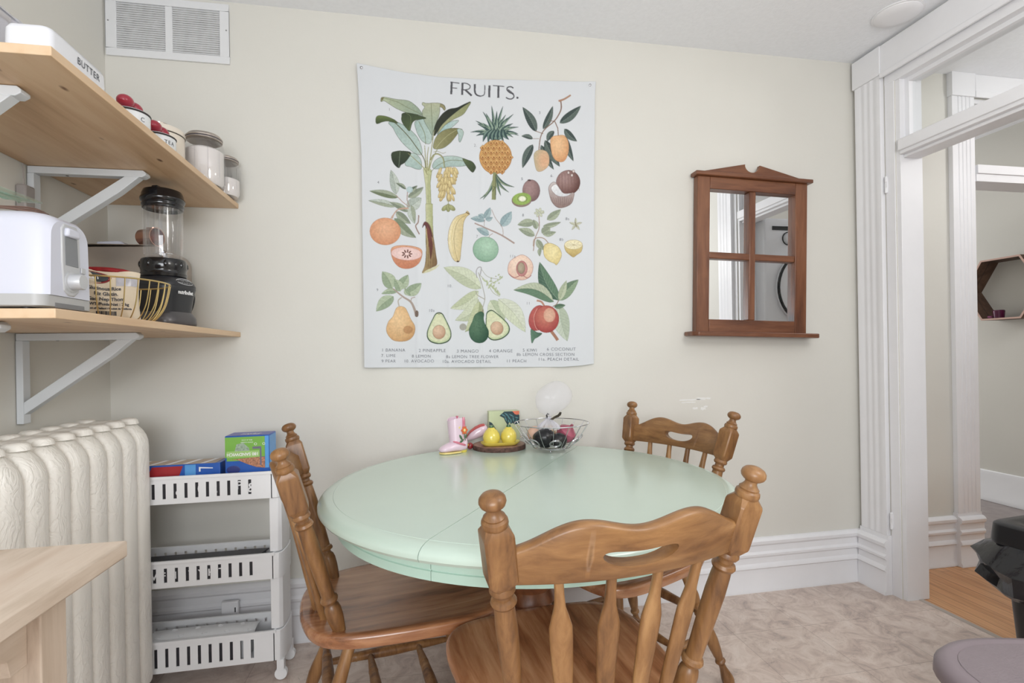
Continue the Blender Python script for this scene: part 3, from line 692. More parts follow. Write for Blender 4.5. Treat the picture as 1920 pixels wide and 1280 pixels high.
def mini(name, label, cat, x0, x1, y0, y1, z, h, m, grp=None, text=None):
    o = thing(name, label, cat, ((x0+x1)/2, (y0+y1)/2, z), group=grp); MB().box(-(x1-x0)/2, (x1-x0)/2, -(y1-y0)/2, (y1-y0)/2, 0, h).build('carton', m, o, bevel=.0015)
    if text:
        mb = MB()
        for i, (s, xx, zz, sz) in enumerate(text): add_text(mb, s, sz, lambda x, y: (xx + x, -(y1-y0)/2-.0006, zz + y), bold=.0006)
        mb.build('lettering', M_white, o, smooth=0)
    return o
mini('dark_carton', 'black printed carton showing through the slots of the cart\'s top tier', 'box', -1.03, -.54, -.2375, -.226, .6437, .072, M_dkbox, text=[('0', .05, .04, .05), ('S', .09, .035, .05), ('P', .17, .045, .04), ('o', -.02, .035, .04), ('&', .21, .035, .045)])
mini('dark_carton', 'dark carton showing through the slots of the cart\'s middle tier', 'box', -1.03, -.56, -.2375, -.13, .3617, .068, M_dkbox, text=[('V V F H E V Y H T', 0, .035, .034)])
o = mini('dark_carton', 'dark flat carton showing through the slots of the cart\'s bottom tier', 'box', -1.03, -.62, -.2375, -.229, .0757, .075, M_dkbox)
lid = MB(); lid.grid(lambda u, v: (-.96+.38*u, -.225+.09*v, .168 + .010*math.sin(PI*v) - .004*(2*u-1)**2), 24, 8)
o = lid.build('perforated_tray', M_plas, None, solid=.002); tag(o, 'white domed plastic tray with round holes in the cart\'s bottom tier', 'tray')
for i in range(10):
    d_ = MB(); x = -.93+.037*i; y = -.205 if i % 2 else -.165; v_ = (y+.225)/.09; z = .1695 + .010*math.sin(PI*v_) - .004*(2*(x+.96)/.38-1)**2
    d_.tube([(x+.008*math.cos(a), y+.006*math.sin(a), z) for a in [2*PI*k/12 for k in range(12)]], .0015, 5, True); d_.build('hole_rim', M_white, o)
bx = MB().box(-.95, -.60, -.22, -.135, .0757, .150).build('white_carton', mat('white_carton_board', (200, 200, 202), .6), None, bevel=.002); tag(bx, 'pale carton under the perforated tray in the bottom tier', 'box')
bx = MB().prism([(-.66, -.20), (-.56, -.205), (-.545, -.15), (-.65, -.145)], .431, .436, 'z').build('paper_leaflet', mat('dark_grey_paper', (84, 84, 88), .6), None, smooth=0); tag(bx, 'dark grey leaflet lying on the carton in the cart\'s middle tier', 'paper')

# little white cover on the baseboard
ph = thing('phone_jack', 'small white square cover box on the baseboard behind the cart', 'socket', (-.72, -.008, .172))
MB().box(-.030, .030, -.030, -.012, -.030, .030).build('cover', M_trim, ph, bevel=.003)
MB().box(.018, .022, -.0305, -.0298, -.01, .008).build('slot', M_black, ph)

# return-air grille
M_grille = mat('white_enamel_grille', (226, 227, 229), .45, var=.01)
vt = thing('air_return_grille', 'white louvred air return grille high on the back wall in the left corner', 'vent', (-.915, YB, 2.274))
mb = MB(); x0, x1, z0, z1 = -.215, .213, 0, .232
mb.box(x0, x1, -.008, 0, z0, z0+.028); mb.box(x0, x1, -.008, 0, z1-.028, z1); mb.box(x0, x0+.036, -.008, 0, z0+.028, z1-.028); mb.box(x1-.034, x1, -.008, 0, z0+.028, z1-.028); mb.box(-.013, .012, -.007, 0, z0+.028, z1-.028)
mb.build('frame', M_grille, vt, bevel=.0012)
MB().box(x0+.03, x1-.03, -.0012, -.0006, .02, z1-.02).build('backing_sheet', mat('grille_backing_grey', (205, 204, 202), .9, var=.3), vt)  # mottled pale grey sheet closing the gaps between the louvres
for i in range(21):
    z = .031 + i*.0083
    for a, b in ((x0+.036, -.013), (.012, x1-.034)):
        mb = MB(); mb.prism([(-.0065, z), (-.0055, z-.0008), (-.001, z+.0060), (-.0018, z+.0068)], a, b, 'x'); mb.build('louvre', M_grille, vt, smooth=0)
for x in (x0+.009, x1-.010): MB().ball((x, -.008, .13), .003, .002, .003, 10, 6).build('screw', mat('grille_screw', (150, 150, 150), .4, .7, var=0), vt)

# wooden window-frame mirror
M_red_oak = wood('reddish_stained_pine', ((72, 40, 26), (102, 60, 38), (122, 77, 51), (134, 88, 60)), (45, 45, 6), .38, .2, knots=7, knotcol=(58, 30, 20))
M_red_oakh = wood('reddish_stained_pine_rail', ((72, 40, 26), (102, 60, 38), (122, 77, 51), (134, 88, 60)), (6, 45, 45), .38, .2)
mr = thing('wall_mirror', 'reddish brown wooden four pane mirror with notched pediment on the back wall', 'mirror', (1.528, YB, 1.56)); mr.rotation_euler = (0, .028, 0)
FX, FZ = .281, .353
for s in (-1, 1): MB().box(s*FX-(.062 if s > 0 else 0), s*FX+(0 if s > 0 else .062), -.040, -.004, -FZ, FZ).build('stile', M_red_oak, mr, bevel=.003)
MB().box(-FX+.062, FX-.062, -.040, -.004, FZ-.055, FZ).build('top_rail', M_red_oakh, mr, bevel=.003)
MB().box(-FX+.062, FX-.062, -.040, -.004, -FZ, -FZ+.058).build('bottom_rail', M_red_oakh, mr, bevel=.003)
MB().box(-.018, .014, -.037, -.006, -FZ+.058, FZ-.055).build('mullion', M_red_oak, mr, bevel=.004)
MB().box(-FX+.062, FX-.062, -.036, -.006, -.018, .012).build('muntin', M_red_oakh, mr, bevel=.004)
MB().box(-FX-.016, FX+.018, -.058, -.004, FZ, FZ+.018).build('cornice', M_red_oakh, mr, bevel=.004)
pd = [(-FX-.004, FZ+.018), (-.038, FZ+.072)] + [(-.002+.038*math.cos(a), FZ+.072+.038*math.sin(a)*.95) for a in [PI + PI*i/12 for i in range(1, 12)]] + [(.036, FZ+.072), (FX+.006, FZ+.018)]
MB().prism(pd, -.032, -.012, 'y').build('pediment', M_red_oakh, mr, bevel=.002)
MB().prism([(-FX-.040, -.004), (-FX-.040, -.075), (-FX-.02, -.098), (FX+.02, -.098), (FX+.040, -.075), (FX+.040, -.004)], -FZ-.020, -FZ, 'z').build('ledge', M_red_oakh, mr, bevel=.004)
MB().box(-FX+.05, FX-.05, -.014, -.010, -FZ+.05, FZ-.05).build('mirror_glass', mat('silvered_glass', (236, 238, 240), .01, 1.0, var=0), mr)

# smoke detector on the ceiling
sd = thing('ceiling_cover', 'round white flush cover on the ceiling beside the doorway casing', 'ceiling fixture', (1.99, -.345, H))
MB().lathe([(.0001, -.020), (.045, -.0195), (.072, -.016), (.084, -.008), (.086, -.001), (.0001, -.001)], 40).build('disc', M_trim, sd)
MB().lathe([(.086, -.006), (.092, -.004), (.092, -.0005), (.0001, -.0005)], 40).build('rim', M_trim, sd)

# hexagonal shelf on the far wall
hx = thing('hexagon_shelf', 'hexagonal dark wood wall shelf seen through the doorway', 'shelf', (4.098, .722, 1.522))
M_hex = wood('walnut_inner', ((62, 42, 32), (92, 66, 50), (112, 84, 64)), (30, 30, 30), .6, .1); M_hexe = mat('pinkish_edge_band', (206, 172, 158), .5)
def hexp(r): return [(r*math.cos(PI/3*i), r*math.sin(PI/3*i)) for i in range(6)]
ri, ro = .232, .245
for i in range(6):
    a, b = hexp(ri)[i], hexp(ri)[(i+1) % 6]; c, d = hexp(ro)[i], hexp(ro)[(i+1) % 6]
    mb = MB(); mb.prism([a, b, d, c], -.150, -.001, 'x'); mb.build('board', M_hex, hx, smooth=0)
    mb = MB(); mb.prism([a, b, d, c], -.153, -.1502, 'x'); mb.build('edge_band', M_hexe, hx, smooth=0)
    mb = MB(); a2, b2 = hexp(ri-.0006)[i], hexp(ri-.0006)[(i+1) % 6]; mb.prism([a2, b2, b, a], -.080, -.077, 'x'); mb.build('groove_line', M_black, hx, smooth=0)
tag(MB().lathe([(.0001, 0), (.03, 0), (.034, .05), (.03, .055), (.0001, .055)], 16, (4.00, .77, 1.522-.201+.002)).build('candle_jar', mat('plum_glass', (88, 26, 62), .2), None), 'small dark plum candle jar standing in the hexagonal shelf', 'jar')
tag(MB().tube([(3.99+.008*math.cos(i*.9), .832-.0010*i, 1.522-.2005+.0105+.007*math.sin(i*.9)) for i in range(26)], .0022, 6).build('beaded_string', mat('pink_beads', (206, 120, 170), .4), None), 'pink beaded string lying in the hexagonal shelf', 'string')

# black swing-top bin with bag, right edge
M_bin = mat('black_bin_plastic', (30, 31, 34), .32, var=.02); M_bag = mat('black_bin_liner', (20, 21, 26), .14, var=.02, bump=1.0, bscale=24)
bn = thing('trash_bin', 'black trash bin with a black liner bag folded over its rim, by the doorway', 'bin', (1.855, -1.02, 0), math.radians(6))
def rrect(hx_, hy_, r, z, n=5):
    out = []
    for cx, cy, a0 in ((hx_-r, hy_-r, 0), (-hx_+r, hy_-r, PI/2), (-hx_+r, -hy_+r, PI), (hx_-r, -hy_+r, 3*PI/2)):
        for i in range(n+1): a = a0 + PI/2*i/n; out.append((cx+r*math.cos(a), cy+r*math.sin(a), z))
    return out
mb = MB(); mb.loft([rrect(.115, .085, .03, 0), rrect(.118, .088, .03, .01), rrect(.158, .118, .035, .53)]); mb.build('body', M_bin, bn)
mb = MB(); mb.loft([rrect(.178, .138, .035, .548), rrect(.180, .140, .035, .558), rrect(.176, .136, .035, .605), rrect(.170, .130, .035, .61), rrect(.130, .095, .03, .611), rrect(.12, .085, .03, .604)]); mb.build('lid_frame', M_bin, bn, bevel=.002)
mb = MB(); mb.loft([rrect(.122, .087, .03, .600), rrect(.118, .083, .03, .618), rrect(.06, .05, .02, .626)]); mb.build('lid_flap', M_bin, bn)
random.seed(11); mb = MB(); rings = []; nb = 48
prof_b = [(.162, .120, .545), (.184, .146, .551), (.206, .168, .525), (.238, .192, .485), (.226, .182, .455), (.230, .186, .43), (.196, .154, .405), (.168, .126, .42)]
ph_ = [random.uniform(0, 6.28) for _ in range(6)]
for j, (a_, b_, z_) in enumerate(prof_b):
    r_ = []
    for i in range(nb):
        t_ = 2*PI*i/nb; c_, s_ = math.cos(t_), math.sin(t_); k_ = (abs(c_)**4/a_**4 + abs(s_)**4/b_**4)**-.25
        w_ = 0 if j == 0 else (.010*math.sin(5*t_+ph_[0]+j*.5) + .008*math.sin(9*t_+ph_[1]-j) + .006*math.sin(14*t_+ph_[2]+j))*min(1, j/3)
        zz = z_ + (0 if j < 2 else (.022*math.sin(2*t_+ph_[3]) + .014*math.sin(5*t_+ph_[4]) )*min(1, (j-1)/3))
        r_.append(((k_+w_)*c_, (k_+w_)*s_, zz))
    rings.append(r_)
mb.loft(rings, cap=False); mb.build('liner_bag', M_bag, bn, smooth=28)

# grey mauve step stool / lidded tub, bottom right
M_mauve = mat('mauve_grey_plastic', (140, 128, 134), .45, var=.02, scale=20); M_mauve2 = mat('mauve_grey_textured', (138, 127, 132), .6, var=.03, bump=.6, bscale=260)
gb = thing('plastic_stool', 'mauve grey oval plastic stool or tub lid in the bottom right corner', 'stool', (1.300, -1.360, 0), math.radians(-14)); gb.scale = (1.06, 1.04, 1)
def oval(a, b, z, n=40, e=2.6): return [((a*abs(math.cos(t))**(2/e))*(1 if math.cos(t) > 0 else -1), (b*abs(math.sin(t))**(2/e))*(1 if math.sin(t) > 0 else -1), z) for t in [2*PI*i/n for i in range(n)]]
mb = MB(); mb.loft([oval(.13, .10, 0), oval(.15, .118, .1), oval(.185, .145, .38), oval(.185, .145, .40)]); mb.build('body', M_mauve, gb)
mb = MB(); mb.loft([oval(.19, .15, .40), oval(.218, .172, .402), oval(.226, .180, .415), oval(.224, .178, .436), oval(.214, .168, .449), oval(.198, .153, .452), oval(.190, .145, .449)]); mb.build('rim', M_mauve, gb, smooth=50)
mb = MB(); mb.loft([oval(.190, .145, .446), oval(.187, .142, .4505), oval(.15, .11, .451), oval(.05, .04, .450)]); mb.build('top_panel', M_mauve2, gb, smooth=50)

# stacked laundry machines in the hall, seen in the mirror
M_appl = mat('white_appliance_enamel', (222, 223, 226), .3, var=.004); M_dk = mat('smoked_black_panel', (30, 31, 34), .2, var=0); M_chr = mat('chrome_trim', (170, 172, 176), .2, .9, var=0)
def machine(name, label, z, washer):
    t = thing(name, label, 'washing machine' if washer else 'dryer', (2.56, -1.16, z+.30), group='stacked laundry machines in the hall')
    MB().box(-.319, .32, -.30, .30, .012, .845).build('cabinet', M_appl, t, bevel=.012)
    if not washer: zc, zp = .385, .70
    else: zc, zp = .42, .72
    mb = MB(); ring = lambda r, y: [(-.0+r*math.cos(a), y, zc+r*math.sin(a)) for a in [2*PI*i/48 for i in range(48)]]
    mb.loft([ring(.245, .301), ring(.245, .322), ring(.225, .330), ring(.16, .333)]); dr = mb.build('door', M_appl, t)
    mb = MB(); mb.tube([(.238*math.cos(a), .326, zc+.238*math.sin(a)) for a in [2*PI*i/48 for i in range(48)]], .009, 8, True); mb.build('door_ring', M_dk, dr)
    mb = MB(); mb.loft([ring(.165, .333), ring(.16, .342), ring(.10, .350)]); mb.build('door_glass', M_dk, dr)
    MB().box(-.26, .0, .300, .304, zp+.066, zp+.092).build('display', M_dk, t)
    mb = MB(); mb.M = Matrix.Translation((-.143, 0, zp+.012)) @ Matrix.Rotation(-PI/2, 4, 'X'); mb.lathe([(.038, .30), (.036, .325), (.030, .330), (.0001, .330)], 28); mb.build('dial', M_appl, t)
    mb = MB(); mb.tube([(-.143+.042*math.cos(a), .302, zp+.012+.042*math.sin(a)) for a in [2*PI*i/36 for i in range(36)]], .003, 6, True); mb.build('dial_ring', M_dk, t)
pdm = thing('machine_pedestal', 'white drawer pedestal under the washer in the hall', 'pedestal', (2.56, -1.16, 0))
MB().box(-.319, .32, -.30, .30, 0, .311).build('cabinet', M_appl, pdm, bevel=.008); MB().box(-.28, .28, .300, .308, .05, .27).build('drawer', M_appl, pdm, bevel=.004)
machine('washing_machine', 'white front loading washer at the bottom of the hall stack, reflected in the mirror', 0, True)
machine('clothes_dryer', 'white front loading dryer stacked on the washer, its round door reflected in the mirror', .846, False)
# ------------------------------------------------------------------ things on the shelves
ZU, ZL = 1.7332, 1.2312
M_cer = mat('white_glazed_ceramic', (226, 227, 233), .18, var=0, coat=.3); M_enam = mat('white_enamel', (228, 230, 232), .25, var=0, coat=.3)
M_cream = mat('cream_enamel', (232, 222, 208), .3, var=0, coat=.2); M_ink = mat('dark_ink', (62, 66, 76), .5, var=0)
M_rim = mat('dark_rim', (50, 46, 46), .35, var=0); M_redk = mat('red_lacquer', (160, 34, 56), .3, var=.02, coat=.3)
M_jar = thin_glass('clear_jar_glass', (.97, .97, .975), .05); M_flour = mat('white_flour', (240, 234, 230), .9, var=.01, scale=60)
M_steel = mat('brushed_steel', (188, 178, 170), .3, .9, var=.06, scale=8); M_chrome = mat('chrome', (215, 215, 218), .12, 1.0, var=0)
M_clear = thin_glass('clear_plastic', (.95, .95, .98), .05, .12, veil=.22); M_gasket = mat('grey_gasket', (120, 120, 132), .4, var=0)

bt = thing('butter_dish', 'long white ceramic butter dish at the near end of the upper shelf', 'dish', (-.735, -.925, ZU))
mb = MB(); mb.loft([rrect(.044, .098, .016, 0), rrect(.045, .099, .016, .006), rrect(.043, .097, .016, .008)]); mb.build('base', M_cer, bt, smooth=60)
mb = MB(); mb.loft([rrect(.0415, .0955, .016, .0085), rrect(.041, .095, .016, .042), rrect(.038, .092, .016, .050), rrect(.032, .086, .014, .0535), rrect(.01, .06, .008, .0545)]); mb.build('lid', M_cer, bt, smooth=60)
mb = MB(); add_text(mb, 'BUTTER', .021, lambda x, y: (.0422, x*.95 + .025, .028 + y), space=1.12)
mb.build('lettering', M_ink, bt, smooth=0)

fc = thing('food_container', 'clear plastic lidded food container in the top left corner on the upper shelf', 'container', (-.945, -.86, ZU))
mb = MB(); mb.loft([rrect(.085, .085, .03, 0), rrect(.088, .088, .03, .01), rrect(.10, .10, .03, .118), rrect(.097, .097, .03, .118), rrect(.085, .085, .03, .012)]); mb.build('tub', M_clear, fc)
mb = MB(); mb.loft([rrect(.104, .104, .03, .120), rrect(.108, .108, .03, .124), rrect(.108, .108, .03, .134), rrect(.10, .10, .03, .140), rrect(.08, .08, .02, .141)]); mb.build('lid', M_clear, fc)
mb = MB(); mb.tube([p for p in rrect(.1065, .1065, .03, .129)], .002, 6, True); mb.build('seal', M_gasket, fc)
mb = MB(); mb.box(.098, .112, -.03, .03, .085, .135); mb.build('clip', M_clear, fc, bevel=.004)

def canister(x, y, word, lb, rz=0):
    t = thing('enamel_canister', lb, 'canister', (x, y, ZU), rz, group='white enamel canisters with red knobs'); r = .045
    MB().lathe([(r-.004, 0), (r-.001, .002), (r, .006), (r, .043), (r-.0015, .045), (.0001, .045)], 36).build('body', M_enam, t)
    MB().lathe([(r+.001, .0445), (r+.002, .0465), (r+.001, .0485), (.0001, .0485)], 36).build('rim', M_rim, t)
    ld = MB().lathe([(r-.001, .0485), (r-.003, .051), (r*.6, .054), (.012, .055), (.0001, .055)], 36).build('lid', M_enam, t)
    mb = MB(); mb.tube([(0, -.02, .052), (0, -.018, .062), (0, .018, .062), (0, .02, .052)], .0035, 8); mb.build('knob_bracket', M_chrome, ld)
    for s in (-1, 1): mb = MB(); mb.ball((0, s*.0225, .0715), .019, .022, .0165, 20, 12); mb.build('knob_lobe', M_redk, ld)
    if word:
        mb = MB(); add_text(mb, word, .016, lambda px, py: ((r+.0004)*math.sin(px/r), -(r+.0004)*math.cos(px/r), .026 + py), space=1.15); mb.build('lettering', M_ink, t, smooth=0).rotation_euler = (0, 0, math.radians(62))
    return t
canister(-.740, -.640, 'C', 'white enamel canister with red double knob, nearer of the two on the upper shelf')
canister(-.740, -.490, 'TEA', 'white enamel canister lettered TEA with red double knob, beside the cream canister')
t = thing('cream_canister', 'tall cream canister with a lid between the enamel canisters and the glass jars', 'canister', (-.820, -.294, ZU))
MB().lathe([(.064, 0), (.068, .003), (.069, .01), (.069, .126), (.066, .128), (.0001, .128)], 40).build('body', M_cream, t)
MB().lathe([(.0695, .129), (.071, .131), (.071, .140), (.066, .149), (.03, .156), (.0001, .157)], 40).build('lid', M_cream, t)
MB().lathe([(.0698, .1275), (.0712, .1285), (.0698, .1295)], 40, cap=False).build('seam_line', M_rim, t)
MB().lathe([(.010, .155), (.012, .161), (.022, .165), (.023, .169), (.014, .173), (.0001, .174)], 24).build('lid_knob', M_steel, t)
def glass_jar(x, y, r, h, fill, lb):
    t = thing('glass_storage_jar', lb, 'jar', (x, y, ZU), group='glass jars of white flour on the upper shelf')
    o = [(r*.80, 0), (r*.93, .004), (r, .018), (r, h*.74), (r*.95, h*.80), (r*.84, h*.85), (r*.82, h*.88)]
    i = [(a-.0028, z) for a, z in o[::-1]][:-1] + [(r*.78, .005), (.0001, .005)]
    MB().lathe([(.0001, 0)] + o + i, 48).build('glass_body', M_jar, t)
    MB().lathe([(.0001, .0062), (r*.80, .0062), (r-.0042, .019), (r-.0042, fill*.93), (r*.7, fill), (.0001, fill*1.03)], 40).build('flour', M_flour, t)
    MB().lathe([(r*.86, h*.865), (r*.90, h*.875), (r*.90, h*.885), (r*.86, h*.895), (r*.86, h*.90), (r*.91, h*.91), (r*.91, h*.93), (r*.86, h*.945), (r*.80, h*.975), (r*.5, h*.995), (.0001, h)], 44).build('lid', M_steel, t)
    MB().lathe([(r*.865, h*.893), (r*.895, h*.898), (r*.865, h*.903)], 40, cap=False).build('gasket', M_gasket, t)
    for k in range(10):
        a = 2*PI*k/10+.2; m2 = MB(); m2.tube([(r*1.0*math.cos(a), r*1.0*math.sin(a), z) for z in (.03, h*.4, h*.7)], .0016, 6); m2.build('facet_ridge', M_jar, t)
glass_jar(-.731, -.176, .064, .188, .135, 'large glass jar of white flour with domed metal lid on the upper shelf')
glass_jar(-.706, -.0565, .054, .155, .072, 'small glass jar half full of flour at the far corner of the upper shelf')

# toaster
M_tw = mat('white_toaster_plastic', (206, 208, 221), .35, var=0, coat=.1); M_tg = mat('grey_toaster_base', (176, 176, 176), .45, var=0); M_tg2 = mat('silver_grey_panel', (192, 193, 196), .35, .2, var=0)
ts = thing('toaster', 'white toaster with grey base and a round dial on its end, on the lower shelf', 'toaster', (-.86, -.963, ZL))
def tprof(g, z0=.028, z1=.193, hw=.072, r=.034):
    z1 -= g; hw2 = hw - g
    return [(-hw2-.004, z0), (hw2+.004, z0)] + [(hw2-r+r*math.cos(a), z1-r+r*math.sin(a)) for a in [PI/2*i/6 for i in range(7)]] + [(-hw2+r-r*math.sin(a), z1-r+r*math.cos(a)) for a in [PI/2*i/6 for i in range(7)]]
mb = MB(); rings = []
for x, g in ((-.150, .016), (-.146, .006), (-.135, 0), (.105, 0), (.125, .001), (.142, .0035), (.154, .008), (.1625, .015)): rings.append([(x, y, z) for y, z in tprof(g)])
mb.loft(rings); mb.build('housing', M_tw, ts, smooth=30)
mb = MB(); mb.loft([[(x*k, y*k, z) for x, y, _ in rrect(.160, .080, .02, 0)] for z, k in ((.004, .97), (.006, 1), (.0275, 1.0))]); mb.build('base', M_tg, ts, smooth=40)
for x in (-.12, .12):
    for y in (-.055, .055): MB().lathe([(.0001, 0), (.01, 0), (.01, .006), (.0001, .006)], 12, (x, y, 0)).build('rubber_foot', M_black, ts)
mb = MB(); mb.box(.1600, .1612, -.045, .045, .004, .014); mb.build('crumb_tray', mat('crumb_tray_grey', (120, 120, 122), .5), ts, bevel=.001)  # tray strip in one mid grey, darker than the base
mb = MB(); pp_ = [(-.024, .040), (-.010, .030), (.008, .030), (.024, .042), (.028, .10), (.026, .165), (.018, .176), (-.022, .176), (-.030, .165), (-.030, .1)]; mb.prism([(y, z) for y, z in pp_], .150, .1648, 'x'); mb.build('control_panel', M_tg2, ts, bevel=.003); cpn = bpy.data.objects['control_panel']
mb = MB(); mb.prism([(-.020, .092), (.020, .092), (.017, .150), (-.022, .150)], .1640, .1656, 'x'); mb.build('lever_slot', mat('slot_grey', (128, 130, 134), .5, var=0), cpn, bevel=.001)
mb = MB(); mb.prism([(-.022, .150), (.018, .150), (.014, .168), (-.020, .168)], .150, .172, 'x'); mb.build('lever', M_tw, cpn, bevel=.004)
mb = MB(); mb.M = Matrix.Translation((.164, -.002, .060)) @ Matrix.Rotation(PI/2, 4, 'Y'); mb.lathe([(.021, 0), (.021, .002), (.0165, .003), (.0160, .020), (.0145, .023), (.0001, .0235)], 32); mb.build('dial', M_tg2, cpn)
for i in range(3): MB().box(.160, .1655, .030, .044, .050+.016*i, .062+.016*i).build('button', M_tg2, cpn, bevel=.001)
for y in (-.025, .025): MB().box(-.11, .11, y-.012, y+.012, .1925, .1936).build('bread_slot', M_black, ts)
# coil of cord / wire trivet and a glass dish on the toaster
M_copper = mat('brown_cord', (112, 88, 78), .5, .2, var=.1)
tc_ = thing('wire_coil', 'coil of brown wire lying on top of the toaster', 'wire', (-.80, -.955, ZL+.1945))
for k in range(4):
    mb = MB(); rr = .046-.003*k; mb.tube([(rr*1.25*math.cos(a), rr*math.sin(a), .003+.0028*k+.0015*math.sin(3*a+k)) for a in [2*PI*i/40 for i in range(40)]], .0017, 6, True); mb.build('wire_loop', M_copper, tc_)
M_gg = thin_glass('greenish_clear_glass', (.80, .92, .85), .06, .05, veil=.08)
gd = thing('glass_dish', 'greenish clear glass dish tilted on top of the toaster at the left edge', 'dish', (-.850, -.955, ZL+.240)); gd.rotation_euler = (0, math.radians(22), math.radians(-12))
MB().lathe([(.0001, 0), (.03, .001), (.055, .006), (.082, .016), (.083, .018), (.054, .0095), (.03, .0045), (.0001, .0035)], 40).build('bowl', M_gg, gd)
MB().lathe([(.0001, -.010), (.014, -.010), (.009, -.003), (.012, .001), (.0001, .001)], 24).build('foot', M_gg, gd)
mb = MB(); mb.tube([(.05*math.cos(a), .05*math.sin(a), .0065+.003*math.sin(8*a)) for a in [2*PI*i/60 for i in range(60)]], .002, 6, True); mb.build('pressed_ring', M_gg, gd)

# plug adapter hanging on its cord on the wall
pa = thing('power_adapter', 'small grey adapter hanging on a thin cord against the left wall behind the toaster', 'adapter', (XL+.016, -.425, 1.60))
MB().box(-.015, .012, -.020, .020, -.055, .045).build('body', mat('taupe_adapter', (158, 152, 150), .5), pa, bevel=.005)
mb = MB(); mb.tube([(-.004, .0, .045), (-.008, .004, .07), (-.010, .006, .112)], .0018, 6); mb.build('cord', mat('pale_cord', (170, 162, 158), .5), pa)

# stainless box behind the blender, with the cup and lid lying on it
bb = thing('bread_box', 'brushed steel bread box standing at the back of the lower shelf behind the blender', 'bread box', (-.975, -.095, ZL))
pr = [(-.155, .003), (.120, .003), (.130, .02), (.130, .242)] + [(.130-.05+.05*math.cos(a), .242+.05*math.sin(a)) for a in [PI/2*i/7 for i in range(1, 8)]] + [(-.155, .285)]
MB().prism(pr, -.092, .092, 'y').build('housing', M_steel, bb, bevel=.003)
MB().box(-.158, .080, -.0955, .088, .2925, .2955).build('top_edge', M_steel, bb, bevel=.001)
for k in range(5): MB().box(.1296, .1312, -.06+.022*k, -.052+.022*k, .18, .235).build('vent_slot', M_rim, bb)
M_cop = mat('polished_copper', (206, 150, 126), .22, .95, var=0)
cp = thing('metal_cup', 'shiny copper coloured cup lying on its side on the steel bread box', 'cup', (-.925, -.145, ZL+.2965)); cp.rotation_euler = (0, math.radians(90), math.radians(-20))
mb = MB(); mb.lathe([(.0001, -.032), (.026, -.032), (.029, -.028), (.032, .03), (.033, .032), (.0305, .032), (.027, -.026), (.0001, -.026)], 32, (-.033, 0, 0)); mb.build('bowl', M_cop, cp)
mb = MB(); mb.tube([(-.066, 0, -.012), (-.068, .01, -.006), (-.068, .012, .008), (-.066, 0, .016)], .003, 6); mb.build('handle', M_cop, cp)
fl = thing('white_box_lid', 'small flat white plastic lid lying on the steel bread box', 'lid', (-1.03, -.145, ZL+.2958))
MB().prism([(-.045, 0), (.045, 0), (.030, .012), (.02, .014), (-.045, .010)], -.03, .03, 'y').build('lid', M_tw, fl, bevel=.003)

# rice bag inside the brass wire basket
M_bagp = mat('cream_rice_bag', (230, 214, 190), .35, var=.03, scale=30, bump=.4, bscale=40); M_bagr = mat('bag_red_print', (150, 32, 40), .35, var=.2, scale=90)
M_bagc = mat('clear_bag_window', (190, 188, 196), .2, var=.1, scale=60)
WBX, WBY = -.822, -.598
az = math.radians(-62); fx, fy = math.cos(az), math.sin(az)
rb = thing('rice_bag', 'cream printed two kilo bag of glutinous rice standing in the brass wire basket', 'bag', (WBX+.012, WBY-.030, ZL+.006), az + PI/2)
def bag_fn(u, v, side):
    x = (u-.5)*.150; z = v*.128; w = .034*(math.sin(PI*min(max(u, 0), 1))**.5)*(math.sin(PI*(.12+.80*v))**.6)
    return (x*(1-.06*math.sin(PI*v)), -side*w + .002*math.sin(20*u+7*v), z + .003*math.sin(9*u)*v)
mb = MB(); mb.grid(lambda u, v: bag_fn(u, v, 1), 24, 18); mb.grid(lambda u, v: bag_fn(1-u, v, -1), 24, 18); mb.build('bag', M_bagp, rb, smooth=60)
def onbag(px, pz, e=.0009): u = px/.150+.5; p = bag_fn(u, pz/.128, 1); return (p[0], p[1]-e, p[2])
mb = MB(); mb.grid(lambda u, v: onbag(.022+.052*u, .088+.026*v - .0001, .0006), 8, 6); mb.build('clear_window', M_bagc, rb)
mb = MB(); n_ = 36; mb.add([onbag(-.028+.040*math.cos(2*PI*i/n_), .110+.018*math.sin(2*PI*i/n_) if math.sin(2*PI*i/n_) < 0 else .110+.014*math.sin(2*PI*i/n_), .0009) for i in range(n_)], [tuple(range(n_))]); mb.build('red_oval', M_bagr, rb, smooth=0)
mb = MB(); mb.add([onbag(-.028+.034*math.cos(2*PI*i/n_), .109+.0125*math.sin(2*PI*i/n_), .0013) for i in range(n_)], [tuple(range(n_))]); mb.build('dark_oval', mat('slate_print', (58, 66, 72), .4, var=.1), rb, smooth=0)
mb = MB(); add_text(mb, 'ILLY', .015, lambda x, y: onbag(-.026+x, .108+y+.1*x, .0018), bold=.0004); mb.build('emblem_lettering', M_white, rb, smooth=0)
mb = MB()
for s_, x_, z_, k_ in (('Glutinous Rice', -.004, .080, .0125), ('Riz Glutin.', .0, .066, .0125), ('Gao Nep Thom', .0, .052, .0125), ('N.WT./Poids Net : 2 kg', .002, .039, .0100), ('Product of Thailand / Produit de Thailande', .004, .028, .0060)):
    add_text(mb, s_, k_, lambda x, y: onbag(max(-.07, min(.07, x_+x)), z_+y, .0012), bold=.0003)
for i in range(14): a_ = -.022+.0032*i; w_ = .0018 if i % 3 else .0026; mb.add([onbag(a_, .010), onbag(a_+w_, .010), onbag(a_+w_, .021), onbag(a_, .021)], [(0, 1, 2, 3)])
mb.build('lettering', M_ink, rb, smooth=0)
mb = MB(); mb.ball((.0, .004, .130), .058, .020, .010, 16, 8); mb.build('folded_top', M_bagr, rb)
M_brass = mat('pale_brass_wire', (214, 190, 132), .28, .85, var=0)
